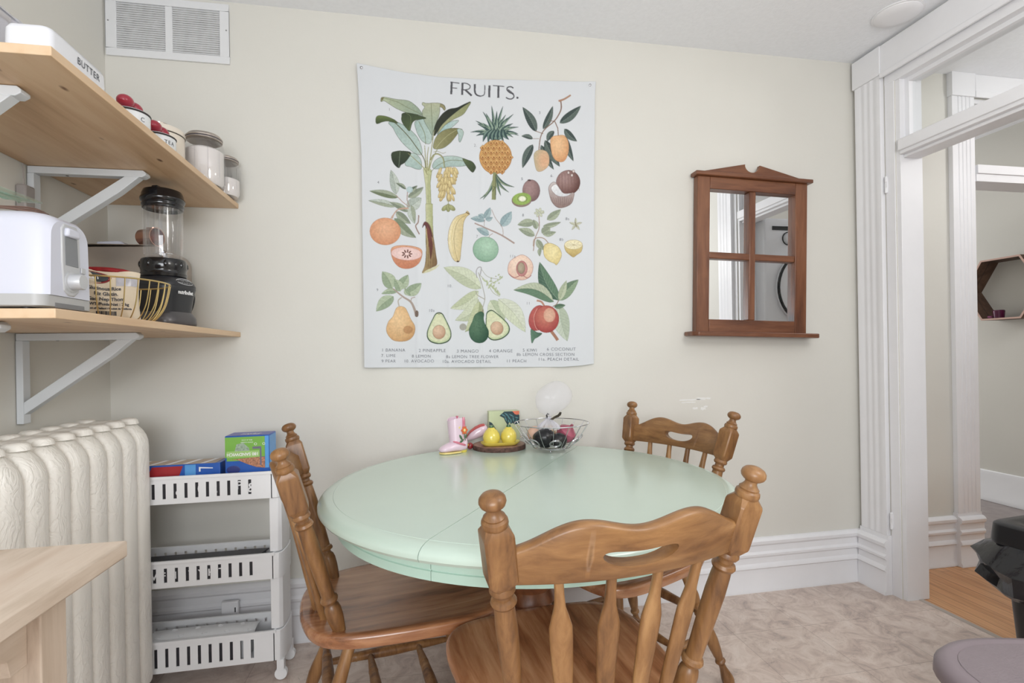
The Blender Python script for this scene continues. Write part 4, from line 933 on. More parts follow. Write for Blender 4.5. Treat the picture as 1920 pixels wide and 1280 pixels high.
wb = thing('brass_wire_basket', 'round pale brass wire basket holding the rice bag on the lower shelf', 'basket', (WBX, WBY, ZL))
RT, RB_, HB_ = .142, .088, .108
MB().tube([(RT*math.cos(a), RT*math.sin(a), HB_) for a in [2*PI*i/64 for i in range(64)]], .0022, 8, True).build('top_ring', M_brass, wb)
MB().tube([(RB_*math.cos(a), RB_*math.sin(a), .0025) for a in [2*PI*i/48 for i in range(48)]], .0020, 8, True).build('bottom_ring', M_brass, wb)
for k in range(30):
    a = 2*PI*k/30; pts = [(r*math.cos(a), r*math.sin(a), z) for r, z in ((RT, HB_), (RT*.965, HB_*.72), (RT*.90, HB_*.40), (RT*.78, HB_*.14), (RB_+.006, .0045), (RB_-.03, .0028))]
    MB().tube(catmull(pts, 4), .0015, 6).build('wire_rib', M_brass, wb)

# blender
M_bl = mat('charcoal_blender_body', (52, 53, 57), .32, .25, var=.02); M_bl2 = mat('graphite_skirt', (92, 90, 92), .3, .4, var=.02); M_gl = mat('gloss_black', (20, 20, 24), .15, var=0, coat=.4)
bl = thing('blender', 'charcoal countertop blender with a clear pitcher and black lid on the lower shelf', 'blender', (-.818, -.288, ZL), math.radians(-17)); bl.scale = (1, 1, 1.03)
def sup(r, z, e=3.2, n=48, k=1.0): return [(r*(abs(math.cos(t))**(2/e))*(1 if math.cos(t) >= 0 else -1), k*r*(abs(math.sin(t))**(2/e))*(1 if math.sin(t) >= 0 else -1), z) for t in [2*PI*i/n for i in range(n)]]
mb = MB(); mb.loft([sup(.066, 0), sup(.070, .002), sup(.070, .009)]); mb.build('foot', M_gl, bl)
mb = MB(); mb.loft([sup(.078, .008), sup(.080, .012), sup(.079, .030), sup(.073, .042), sup(.067, .050)]); mb.build('skirt', M_bl2, bl, smooth=50)
mb = MB(); mb.loft([sup(.066, .050), sup(.068, .065), sup(.076, .115), sup(.079, .128), sup(.078, .131)]); mb.build('body', M_bl, bl, smooth=50)
mb = MB(); mb.loft([sup(.078, .1312), sup(.079, .134), sup(.074, .146), sup(.064, .158, 2.6), sup(.058, .163, 2.2)]); mb.build('shoulder', M_bl, bl, smooth=50)
MB().lathe([(.060, .160), (.064, .163), (.066, .172), (.064, .176), (.064, .184), (.066, .188), (.065, .212), (.062, .218), (.0001, .218)], 40).build('collar', M_gl, bl)
for k in range(8): a = PI*k/4; mb = MB(); mb.ball((.0625*math.cos(a), .0625*math.sin(a), .200), .007, .007, .012, 10, 8); mb.build('collar_grip', M_gl, bl)
MB().lathe([(.0001, .2185), (.050, .2185), (.0515, .222), (.054, .30), (.0545, .400), (.0515, .400), (.0505, .30), (.0475, .226), (.0001, .226)], 40).build('pitcher', M_jar, bl); pitch = bpy.data.objects['pitcher']
for k in range(10): a = 2*PI*k/10; MB().tube([(.0525*math.cos(a), .0525*math.sin(a), .232), (.0548*math.cos(a), .0548*math.sin(a), .31), (.0552*math.cos(a), .0552*math.sin(a), .39)], .0022, 6).build('pitcher_rib', M_jar, pitch)
MB().lathe([(.0001, .226), (.012, .2265), (.010, .24), (.004, .246), (.0001, .247)], 16).build('blade_hub', M_chrome, pitch)
for k in range(4): a = PI/2*k+.4; mb = MB(); mb.prism([(0, -.004), (.026, -.002), (.030, .003), (0, .004)], -.0006, .0006); o = mb.build('blade', M_chrome, pitch, smooth=0); o.location = (0, 0, .242); o.rotation_euler = (0, -.35 if k % 2 else .1, a)
MB().lathe([(.0575, .385), (.060, .389), (.060, .393), (.0575, .395), (.0575, .398), (.062, .402), (.0635, .408), (.0635, .412), (.060, .417), (.059, .425), (.054, .437), (.045, .441), (.030, .442), (.030, .4425), (.0001, .4425)], 44).build('lid', M_gl, bl)
MB().lathe([(.0545, .384), (.0575, .385), (.0575, .38), (.0545, .379)], 40, cap=False).build('lid_lip', M_gl, bl)
mb = MB(); mb.prism([(-.012, .4425), (.012, .4425), (.009, .4485), (-.009, .4485)], -.035, .035, 'y'); mb.build('lid_tab', M_gl, bl, bevel=.002)
# front face looks along local +x ; panel of three keys
pn = MB(); pts = [(.0, y, 0) for y in ()]; 
def shoulder_pt(a, q, e=.0008):
    r = .0790 + (.064-.0790)*q; z = .134 + .024*q
    c, s = math.cos(a), math.sin(a); k = (abs(c)**3.0 + abs(s)**3.0)**(-1/3.0); return ((r*k+e)*c, (r*k+e)*s, z+e)
ol = [(.06*0, 0)]
outl = [shoulder_pt(a, .5+.40*math.sin(t)) for a, t in [(.05+.48*math.cos(t), t) for t in [2*PI*i/40 for i in range(40)]]]
mb = MB(); mb.tube(outl, .0012, 6, True); mb.build('panel_outline', M_tg2, bl)
for k in range(3):
    a0 = .05 + .28*(k-1); mb = MB(); mb.tube([shoulder_pt(a0-.10, .3), shoulder_pt(a0+.10, .3), shoulder_pt(a0+.10, .72), shoulder_pt(a0-.10, .72)], .0009, 6, True); mb.build('key', M_tg2, bl)
mb = MB(); add_text(mb, 'nutribullet', .0165, lambda x, y: (.0772 + .0002 - abs(x)*.02, x, .112+y), bold=.0006, space=.95); mb.build('lettering', M_white, bl, smooth=0)
mb = MB(); mb.tube(catmull([(-.02, .078, .11), (.01, .092, .14), (.03, .098, .11), (.022, .090, .06), (-.01, .080, .03)], 8), .0026, 8); mb.build('power_cord', M_gl, bl)
# ------------------------------------------------------------------ things on the table
ZT = .7502
M_pink = mat('pale_pink_glaze', (232, 208, 222), .15, var=0, coat=.5); M_pk2 = mat('rose_pink_glaze', (214, 122, 142), .18, var=0, coat=.5)
M_yel = mat('yellow_glaze', (232, 212, 96), .15, var=0, coat=.5); M_yel2 = mat('soft_yellow_glaze', (236, 216, 140), .2, var=0, coat=.4); M_org = mat('orange_glaze', (214, 104, 52), .2, var=.05, coat=.4)
M_leafg = mat('dark_green_glaze', (70, 108, 72), .2, var=.05, coat=.4); M_crim = mat('crimson_glaze', (148, 36, 44), .2, var=.1, coat=.4); M_crim2 = mat('coral_red_glaze', (190, 84, 84), .25, var=.08, coat=.4)
def boot(label, loc, rot):
    t = thing('ceramic_boot', label, 'figurine', loc); t.rotation_euler = rot
    # toe points to local -x, shaft over the origin
    mb = MB(); rings = []
    for x, zc, h, w in ((.030, .030, .024, .022), (.022, .028, .025, .028), (.0, .026, .024, .029), (-.025, .025, .021, .028), (-.045, .022, .018, .027), (-.062, .019, .0145, .024), (-.074, .017, .010, .018), (-.080, .015, .005, .010)):
        rings.append([(x, w*math.cos(a), max(zc-h*.75, zc + h*math.sin(a))) for a in [2*PI*i/24 for i in range(24)]])
    mb.loft(rings); mb.build('foot', M_pink, t, smooth=60)
    mb = MB(); rings = []
    for z, rx, ry, cx in ((.028, .033, .027, -.002), (.05, .033, .027, -.004), (.08, .0345, .028, -.006), (.11, .036, .030, -.007), (.128, .037, .031, -.007)):
        rings.append([(cx+rx*math.cos(a), ry*math.sin(a), z + (.012*abs(math.sin(a))**1.5 - .004 if z > .12 else 0)) for a in [2*PI*i/32 for i in range(32)]])
    for z, rx, ry, cx in ((.1275, .034, .028, -.007), (.08, .031, .025, -.006), (.05, .029, .023, -.004)):
        rings.append([(cx+rx*math.cos(a), ry*math.sin(a), z + (.012*abs(math.sin(a))**1.5 - .004 if z > .12 else 0)) for a in [2*PI*i/32 for i in range(32)]])
    mb.loft(rings); mb.build('shaft', M_pink, t, smooth=60)
    mb = MB(); sole = [(-.080, 0), (-.072, -.018), (-.05, -.027), (-.02, -.027), (.004, -.022), (.004, .022), (-.02, .027), (-.05, .027), (-.072, .018)]
    mb.prism(catmull([(x, y, 0) for x, y in sole], 3, True) and [(p[0], p[1]) for p in catmull([(x, y, 0) for x, y in sole], 3, True)], .001, .008); mb.build('sole', M_yel2, t, bevel=.002)
    MB().lathe([(.017, 0), (.018, .002), (.0195, .014), (.0001, .014)], 24, (.017, 0, 0)).build('heel', M_yel, t)
    st = [(.030*math.cos(a)-.002*0 - .008*(1-math.sin(a*0+PI/2)), .0285*math.sin(a), .036 + .012*(-math.cos(a))) for a in [2*PI*i/32 for i in range(32)]]
    MB().tube([(p[0]*1.03, p[1]*1.03, p[2]) for p in st], .0042, 8, True).build('strap', M_pk2, t)
    for s in (-1, 1): MB().tube([(.010, s*.0285, .102), (.010, s*.0295, .120), (.010, s*.0275, .138)], .0052, 8).build('pull_tab', M_pk2, t)
    fl_ = MB(); fl_.M = Matrix.Translation((.012, -.0285, .088)) @ Matrix.Rotation(PI/2, 4, 'X'); fl_.prism([((.0125+.0022*math.cos(6*a))*math.cos(a), (.015+.0022*math.cos(6*a))*math.sin(a)) for a in [2*PI*i/36 for i in range(36)]], 0, .003); fl_.build('flower', M_org, t, bevel=.001)
    mb = MB(); mb.ball((.012, -.032, .088), .005, .002, .006, 12, 8); mb.build('flower_centre', M_yel2, t)
    mb = MB(); mb.tube([(.012, -.030, .076), (.013, -.0295, .062), (.016, -.0295, .048)], .0015, 6); mb.build('stem', M_leafg, t)
    for cx, cz, r_, s_ in ((-.003, .062, -.5, 1), (.019, .064, .6, .8), (.0, .047, .9, 1)):
        l_ = MB(); l_.M = Matrix.Translation((cx, -.0285, cz)) @ Matrix.Rotation(r_, 4, 'Y'); l_.ball((0, 0, 0), .0045*s_, .0025, .0115*s_, 12, 8); l_.build('leaf', M_leafg, t)
    mb = MB(); mb.ball((-.008, -.029, .100), .0045, .0015, .0045, 12, 8); mb.build('dot', M_yel2, t)
    return t
boot('pale pink ceramic cowboy boot with an orange flower standing on the table', (.150, -.155, ZT), (0, 0, math.radians(22)))
co = thing('ceramic_ornament', 'pale pink ceramic piece with a dark red upper edge leaning behind the left lemon shaker', 'ornament', (.235, -.055, ZT+.0184))
rings = []; red = []
for x, zc, h, w in ((-.046, .012, .004, .005), (-.040, .018, .010, .010), (-.025, .028, .019, .015), (-.005, .038, .024, .019), (.015, .046, .025, .020), (.032, .052, .021, .017), (.042, .054, .010, .009)):
    rings.append([(x, w*math.cos(a), max(zc+h*math.sin(a), .0012)) for a in [2*PI*i/24 for i in range(24)]])
    red.append([(x-.004, (w+.0015)*math.cos(a), zc+.0015+(h+.0015)*math.sin(a)) for a in [.25*PI+.5*PI*i/8 for i in range(9)]] + [(x-.004, (w-.002)*math.cos(a), zc+(h-.002)*math.sin(a)) for a in [.75*PI-.5*PI*i/8 for i in range(9)]])
mb = MB(); mb.loft(rings); mb.build('body', M_pink, co, smooth=60)
mb = MB(); mb.loft(red); mb.build('red_edge', M_crim2, co, smooth=60)
tag(MB().ball((.200, -.105, ZT+.014), .013, .013, .0135, 18, 12).build('red_bead', M_crim, None), 'small glossy dark red ball beside the heel of the upright boot', 'ornament')
fb = thing('flower_trinket', 'small orange and yellow ceramic flower standing behind the heel of the upright boot', 'ornament', (.178, -.112, ZT))
mb = MB(); mb.M = Matrix.Translation((0, 0, .020)) @ Matrix.Rotation(PI/2, 4, 'X'); mb.prism([((.012+.003*math.cos(5*a))*math.cos(a)*1.15, (.013+.003*math.cos(5*a))*math.sin(a)*1.3) for a in [2*PI*i/40 for i in range(40)]], 0, .006); mb.build('petals', mat('marigold_glaze', (226, 164, 56), .2, coat=.4), fb, bevel=.001)
MB().ball((0, -.007, .020), .005, .003, .005, 12, 8).build('centre', M_org, fb)

# wood slice
M_bark = mat('rough_bark', (96, 70, 62), .85, var=.45, scale=70, bump=1, bscale=120)
M_slice = wood('pinkish_slice_wood', ((120, 84, 72), (158, 122, 106), (176, 142, 124)), (40, 14, 14), .5, .1)
ws = thing('wood_slice_board', 'round wood slice with bark edge under the yellow lemon tray', 'board', (.318, -.108, ZT))
random.seed(5); ph2 = [random.uniform(0, 6) for _ in range(4)]
def wr(a, k=1.0): return .106*k*(1+.012*math.sin(3*a+ph2[0])+.008*math.sin(7*a+ph2[1]))
mb = MB(); mb.loft([[(wr(a, k)*math.cos(a), wr(a, k)*math.sin(a), z) for a in [2*PI*i/72 for i in range(72)]] for k, z in ((.985, 0), (1.0, .003), (1.0, .015), (.99, .0175))]); mb.build('bark', M_bark, ws, smooth=40)
mb = MB(); mb.loft([[(wr(a, k)*math.cos(a), wr(a, k)*math.sin(a), z) for a in [2*PI*i/72 for i in range(72)]] for k, z in ((.965, .0172), (.96, .0182))]); mb.build('face', M_slice, ws)
ty = thing('lemon_tray', 'oblong yellow ceramic tray on the wood slice', 'tray', (.316, -.150, ZT+.0184), math.radians(2))
def stad(hx_, hy_, z, n=10): return rrect(hx_, hy_, min(hx_, hy_)-.001, z, n)
mb = MB(); mb.loft([stad(.058, .022, 0), stad(.066, .028, .002), stad(.078, .036, .013), stad(.079, .037, .0155), stad(.076, .035, .0155), stad(.064, .027, .005), stad(.03, .01, .0045)]); mb.build('tray', M_yel, ty, smooth=60)
def lemon(x, y, s, lb):
    t = thing('lemon_shaker', lb, 'shaker', (x, y, ZT+.0184+.0045), group='lemon shaped shakers on the yellow tray')
    mb = MB(); mb.lathe([(.0001, 0), (.020*s, .0005), (.026*s, .004), (.0325*s, .020), (.0335*s, .030), (.030*s, .044), (.022*s, .056), (.014*s, .063), (.012*s, .067), (.0001, .068)], 36); mb.build('body', M_yel, t)
    mb = MB(); mb.lathe([(.0085, .066), (.0095, .069), (.008, .075), (.0001, .0755)], 16); mb.build('stem_cap', M_leafg, t)
    mb = MB(); mb.prism([(0, -.003), (.014, -.001), (.018, .0), (.014, .003), (0, .003)], -.0008, .0008); o = mb.build('leaf', M_leafg, t, smooth=0); o.location = (.004, 0, .0675); o.rotation_euler = (0, .6, -.3)
    for k in (-1, 1): MB().ball((k*.005, -.019*s, .0575), .001, .001, .001, 8, 6).build('hole', M_rim, t)
lemon(.281, -.150, 1.03, 'left yellow lemon shaped shaker on the yellow tray'); lemon(.350, -.150, .96, 'right yellow lemon shaped shaker on the yellow tray')
# printed tin behind
M_pg = mat('sage_print', (196, 206, 168), .4, var=.06, scale=14); M_teal = mat('dark_teal_print', (28, 56, 66), .4, var=.1); M_teal2 = mat('teal_leaf_print', (78, 128, 134), .4, var=.1); M_coral = mat('coral_print', (226, 120, 92), .4, var=.05)
nt_ = thing('napkin_box', 'upright square box printed with dark teal leaves and a coral corner behind the lemon shakers', 'box', (.349, -.0335, ZT+.0185))
MB().box(-.0645, .0645, -.022, .022, -.0002, .1235).build('box', M_pg, nt_, bevel=.0015)
yF = -.0228
dz = -.0172
mb = MB(); mb.M = Matrix.Translation((0, 0, dz)); mb.prism([(-.020, .122), (.0, .139), (.045, .139), (.0635, .122), (.0635, .088), (.045, .084), (.034, .090), (.026, .086), (.022, .096), (.014, .082), (.004, .098), (-.002, .112)], yF, yF+.0004, 'y'); mb.prism([(-.0635, .078), (-.0635, .100), (-.052, .094), (-.034, .066), (-.044, .068), (-.05, .08)], yF, yF+.0004, 'y'); mb.build('leaf_print_dark', M_teal, nt_, smooth=0)
mb = MB(); mb.M = Matrix.Translation((0, 0, dz))
for cx, cz, an, ln in ((-.004, .124, .5, .026), (.010, .126, .7, .028), (.006, .108, 1.2, .026), (.020, .112, .95, .032), (.030, .122, .5, .028), (.038, .106, 1.4, .026), (.050, .098, 1.9, .022), (.052, .112, .3, .018), (.028, .098, 1.7, .020), (.018, .098, 1.35, .018)):
    d_ = (math.cos(-an), math.sin(-an)); n2_ = (-d_[1], d_[0]); q = [(cx-d_[0]*ln/2, cz-d_[1]*ln/2), (cx+n2_[0]*.0032, cz+n2_[1]*.0032), (cx+d_[0]*ln/2, cz+d_[1]*ln/2), (cx-n2_[0]*.0032, cz-n2_[1]*.0032)]; mb.prism(q, yF-.0004, yF, 'y')
mb.build('leaf_print_teal', M_teal2, nt_, smooth=0)
mb = MB(); mb.M = Matrix.Translation((0, 0, dz)); mb.prism([(.034, .1395), (.063, .1395), (.063, .127), (.054, .1235), (.044, .127)], yF-.0007, yF-.0002, 'y'); mb.build('coral_corner', M_coral, nt_, smooth=0)

# wire fruit basket with its fruit and the knotted bag
FBX, FBY = .508, -.215
M_wire = mat('polished_steel_wire', (200, 200, 204), .18, 1.0, var=0)
fbk = thing('wire_fruit_basket', 'round chrome wire fruit basket with double ring ornaments at the back of the table', 'basket', (FBX, FBY, ZT))
HR = .108; RR = .145; RBt = .060
MB().tube([(RR*math.cos(a), RR*math.sin(a), HR) for a in [2*PI*i/64 for i in range(64)]], .0020, 8, True).build('rim', M_wire, fbk)
for r_, z_ in ((RBt, .012), (RBt+.014, .016), (.03, .0115)): MB().tube([(r_*math.cos(a), r_*math.sin(a), z_) for a in [2*PI*i/40 for i in range(40)]], .0016, 8, True).build('base_ring', M_wire, fbk)
for k in range(3): a = -PI/2-.35+k*2*PI/3; mb = MB(); mb.ball((.052*math.cos(a), .052*math.sin(a), .005), .005, .005, .005, 12, 8); mb.tube([(.052*math.cos(a), .052*math.sin(a), .006), (.056*math.cos(a), .056*math.sin(a), .012)], .0025, 6); mb.build('ball_foot', M_wire, fbk)
for k in range(16):
    a = 2*PI*(k+.5)/16; MB().tube([(RR*math.cos(a), RR*math.sin(a), HR), (RR*.80*math.cos(a), RR*.80*math.sin(a), HR*.58), ((RBt+.014)*math.cos(a), (RBt+.014)*math.sin(a), .016)], .0014, 6).build('wire_rib', M_wire, fbk)
for k in range(8):
    a = 2*PI*k/8 - .12; rc, zc_ = .106, .044; c_ = Vector((rc*math.cos(a), rc*math.sin(a), zc_)); tn = Vector((-math.sin(a), math.cos(a), 0)); up = Vector((math.cos(a)*.72, math.sin(a)*.72, .69))
    for rr in (.0215, .0170): MB().tube([tuple(c_ + tn*rr*math.cos(q) + up*rr*math.sin(q)) for q in [2*PI*i/28 for i in range(28)]], .0015, 6, True).build('ring_ornament', M_wire, fbk)
M_blk = mat('black_avocado_bag', (24, 24, 28), .25, var=.1, bump=.8, bscale=90); M_onion = mat('red_onion_skin', (168, 84, 104), .25, var=.25, scale=30, coat=.4); M_peach = mat('peach_skin', (222, 182, 160), .5, var=.1)
M_film = mat('clear_bag_film', (236, 234, 244), .12, var=0, alpha=.22, bump=.9, bscale=22)
M_film2 = mat('gathered_bag_film', (230, 228, 238), .15, var=0, alpha=.42, bump=.9, bscale=60)
def lump(c, rx, ry, rz, seed, amp=.06):
    random.seed(seed); p_ = [random.uniform(0, 6) for _ in range(4)]; mb = MB(); mb.ball((0, 0, 0), rx, ry, rz, 28, 18)
    mb.v = [(c[0]+x*(1+amp*math.sin(90*x+p_[0])*math.cos(70*z+p_[1])), c[1]+y*(1+amp*math.sin(80*z+p_[2])), c[2]+z*(1+amp*math.sin(75*x+p_[3]))) for x, y, z in mb.v]; return mb
zb0 = ZT + .018
tag(lump((FBX-.035, FBY-.028, zb0+.036), .044, .036, .037, 2).build('black_wrapped_fruit', M_blk, None), 'black shiny wrapped fruit at the left front of the chrome wire basket', 'fruit', 'black fruit in the wire basket')
tag(lump((FBX+.015, FBY-.048, zb0+.028), .034, .028, .028, 7).build('black_wrapped_fruit', M_blk, None), 'black rounded fruit in the middle front of the chrome wire basket, beside the onion', 'fruit', 'black fruit in the wire basket')
on = thing('red_onion', 'pinkish red onion at the right side of the chrome wire basket', 'onion', (FBX+.060, FBY+.008, zb0+.043))
MB().lathe([(.0001, -.036), (.012, -.035), (.032, -.020), (.040, 0), (.036, .018), (.018, .032), (.007, .040), (.005, .050), (.0001, .050)], 32).build('bulb', M_onion, on); on.rotation_euler = (.5, .5, 0)
tag(MB().ball((FBX-.058, FBY+.032, zb0+.045), .031, .031, .030, 24, 16).build('peach', M_peach, None), 'pale peach fruit at the left back of the chrome wire basket', 'fruit')
tag(MB().ball((FBX+.0, FBY+.060, zb0+.042), .034, .034, .032, 24, 16).build('pear_fruit', mat('beige_fruit_skin', (214, 196, 160), .5, var=.1), None), 'beige round fruit at the back of the chrome wire basket', 'fruit')
kb = thing('knotted_plastic_bag', 'clear plastic bag knotted above the fruit and puffed up over the chrome wire basket', 'bag', (FBX-.012, FBY-.005, ZT+.128))
mb = MB(); rings = []
for q, r, cx, z in ((0,.007,0,.0),(.05,.016,.002,.010),(.12,.040,.006,.022),(.22,.060,.012,.040),(.36,.071,.018,.062),(.5,.074,.022,.082),(.64,.068,.026,.102),(.78,.053,.030,.120),(.9,.033,.034,.134),(.97,.014,.035,.141),(1,.002,.036,.143)):
    rings.append([(cx+r*math.cos(a)*(1+.05*math.sin(5*a+z*40)*(1-q)), .62*r*math.sin(a)*(1+.06*math.sin(7*a)), z) for a in [2*PI*i/40 for i in range(40)]])
mb.loft(rings); mb.build('puffed_top', M_film, kb, smooth=60)
mb = MB(); rings = []
for z, r in ((.0, .007), (-.012, .016), (-.026, .034), (-.035, .040), (-.042, .045)):
    rings.append([(r*math.cos(a)*(1+.12*math.sin(11*a)), r*.85*math.sin(a)*(1+.12*math.sin(11*a+1)), z+.003*math.sin(11*a)) for a in [2*PI*i/66 for i in range(66)]])
mb.loft(rings, cap=False); mb.build('gathered_neck', M_film2, kb, smooth=40)
mb = MB(); mb.tube([(.009*math.cos(a), .008*math.sin(a), .001*math.sin(2*a)) for a in [2*PI*i/20 for i in range(20)]], .0042, 8, True); mb.build('knot', M_film2, kb)
mb = MB(); mb.prism([(.0, -.003), (.018, .008), (.032, .014), (.040, .024), (.047, .022), (.044, .012), (.034, .004), (.022, .001), (.012, -.006)], -.022, -.0195, 'y'); mb.build('price_tag', mat('black_gold_tag', (54, 46, 34), .3, var=.7, scale=120), kb, smooth=0)
mb = MB(); mb.tube([(-.006, -.006, .0), (-.010, -.010, .012), (-.006, -.010, .018), (-.001, -.010, .014)], .003, 6); mb.build('twist_tie', M_rim, kb)
# ------------------------------------------------------------------ printed cloth wall hanging
# the print is drawn in the cloth's own flat coordinates (u 660..1124, v 108..696) and carried as a colour on the woven mesh
class Print:
    X0, Y0, WD, HT, S = 660, 108, 464, 588, 3
    def __init__(s):
        s.im = np.empty((s.HT*s.S, s.WD*s.S, 3), np.float32); s.im[:] = (214, 217, 221)
        s.off = (0, 0); rng = np.random.RandomState(4)
        n = rng.rand(s.HT*s.S//6+3, s.WD*s.S//6+3).astype(np.float32)
        s.n = np.kron(n, np.ones((6, 6), np.float32))[:s.HT*s.S, :s.WD*s.S]
        for _ in range(3): s.n = (s.n + np.roll(s.n, 2, 0) + np.roll(s.n, 2, 1) + np.roll(s.n, -2, 0) + np.roll(s.n, -2, 1)) / 5
    def t(s, p): return [((s.off[0] + x/4 - s.X0)*s.S, (s.off[1] + y/4 - s.Y0)*s.S) for x, y in p]
    def fill(s, P, col, col2=None, g=None, a=1.0, mott=.10):
        P = np.array(P, np.float32); x0, y0 = np.floor(P.min(0)).astype(int)-1; x1, y1 = np.ceil(P.max(0)).astype(int)+2
        x0 = max(x0, 0); y0 = max(y0, 0); x1 = min(x1, s.im.shape[1]); y1 = min(y1, s.im.shape[0])
        if x1 <= x0 or y1 <= y0: return
        yy, xx = np.mgrid[y0:y1, x0:x1].astype(np.float32); xx += .5; yy += .5; m = np.zeros(xx.shape, bool)
        n = len(P)
        for i in range(n):
            ax, ay = P[i]; bx, by = P[(i+1) % n]
            if ay == by: continue
            c = (ay <= yy) != (by <= yy)
            m ^= c & (xx < (bx-ax)*(yy-ay)/(by-ay)+ax)
        c1 = np.array(col, np.float32); blk = s.im[y0:y1, x0:x1]
        if col2 is None: C = np.broadcast_to(c1, blk.shape).copy()
        else:
            c2 = np.array(col2, np.float32)
            if g is None or len(g) == 2:
                g = g or (0, 1); q = xx*g[0]+yy*g[1]; lo = q[m].min() if m.any() else 0; hi = q[m].max() if m.any() else 1; q = np.clip((q-lo)/(hi-lo+1e-6), 0, 1)
            else:   # radial: centre as fractions, reach
                w_, h_ = max(x1-x0, 1), max(y1-y0, 1); q = np.hypot((xx-x0)/w_-g[0], (yy-y0)/h_-g[1])/g[2]; q = np.clip(q, 0, 1)**1.6
            C = c1*(1-q[..., None])+c2*q[..., None]
        C = C*(1+(s.n[y0:y1, x0:x1, None]-.5)*mott*1.1); C = C*.80 + C.mean(-1, keepdims=True)*.20
        aa = m[..., None]*a; blk[:] = blk*(1-aa)+C*aa
    def poly(s, pts, col, col2=None, g=None, line=None, lw=1.2, a=1.0, smooth=True, mott=.10):
        if smooth: pts = [(p[0], p[1]) for p in catmull([(x, y, 0) for x, y in pts], 5, True)]
        s.fill(s.t(pts), col, col2, g, a, mott)
        if line: s.stroke(pts+[pts[0]], lw*2.2, line, .7)
    def stroke(s, pts, w, col, a=1.0, w2=None, smooth=False):
        if smooth: pts = [(p[0], p[1]) for p in catmull([(x, y, 0) for x, y in pts], 6)]
        P = s.t(pts); n = len(P); w2 = w if w2 is None else w2; L = []; R = []
        for i in range(n):
            ax, ay = P[max(i-1, 0)]; bx, by = P[min(i+1, n-1)]; d = math.hypot(bx-ax, by-ay) or 1; nx, ny = -(by-ay)/d, (bx-ax)/d
            ww = max((w+(w2-w)*i/max(n-1, 1))*s.S/8, .55); L.append((P[i][0]+nx*ww, P[i][1]+ny*ww)); R.append((P[i][0]-nx*ww, P[i][1]-ny*ww))
        for i in range(n-1): s.fill([L[i], L[i+1], R[i+1], R[i]], col, a=a, mott=0)
    def ell(s, cx, cy, rx, ry, col, col2=None, g=(.4, .4, .75), rot=0, line=None, lw=1.2, a=1.0):
        c, q = math.cos(rot), math.sin(rot); pts = [(cx+rx*math.cos(t)*c-ry*math.sin(t)*q, cy+rx*math.cos(t)*q+ry*math.sin(t)*c) for t in [2*PI*i/48 for i in range(48)]]
        s.poly(pts, col, col2, g, line, lw, a, False)
    def leaf(s, b, t, w, col, col2=None, bend=0, veins=5, line=None, a=1.0, vein=None):
        """base b, tip t, half width w; second colour on one half"""
        bx, by = b; tx, ty = t; dx, dy = tx-bx, ty-by; L = math.hypot(dx, dy); nx, ny = -dy/L, dx/L
        mid = [(bx+dx*q+nx*bend*math.sin(PI*q), by+dy*q+ny*bend*math.sin(PI*q)) for q in [i/12 for i in range(13)]]
        pr = [math.sin(PI*(i/12)**.8)**.85 if 0 < i < 12 else 0 for i in range(13)]
        up = [(m[0]+nx*w*k, m[1]+ny*w*k) for m, k in zip(mid, pr)]; dn = [(m[0]-nx*w*k, m[1]-ny*w*k) for m, k in zip(mid, pr)]
        col2 = col2 or tuple(c*.8 for c in col); line = line or tuple(c*.55 for c in col)
        s.fill(s.t(up+mid[::-1]), col, a=a); s.fill(s.t(dn+mid[::-1]), col2, a=a)
        vein = vein or line
        for i in range(veins):
            k = int(2+9*i/max(veins, 1)); m = mid[k]; m2 = min(k+2, 12)
            s.stroke([m, up[m2]], 1.0, vein, .45); s.stroke([m, dn[m2]], 1.0, vein, .45)
        s.stroke(mid, 2.2, vein, .8, 1.0); s.stroke(up, 1.5, line, .7); s.stroke(dn, 1.5, line, .7)
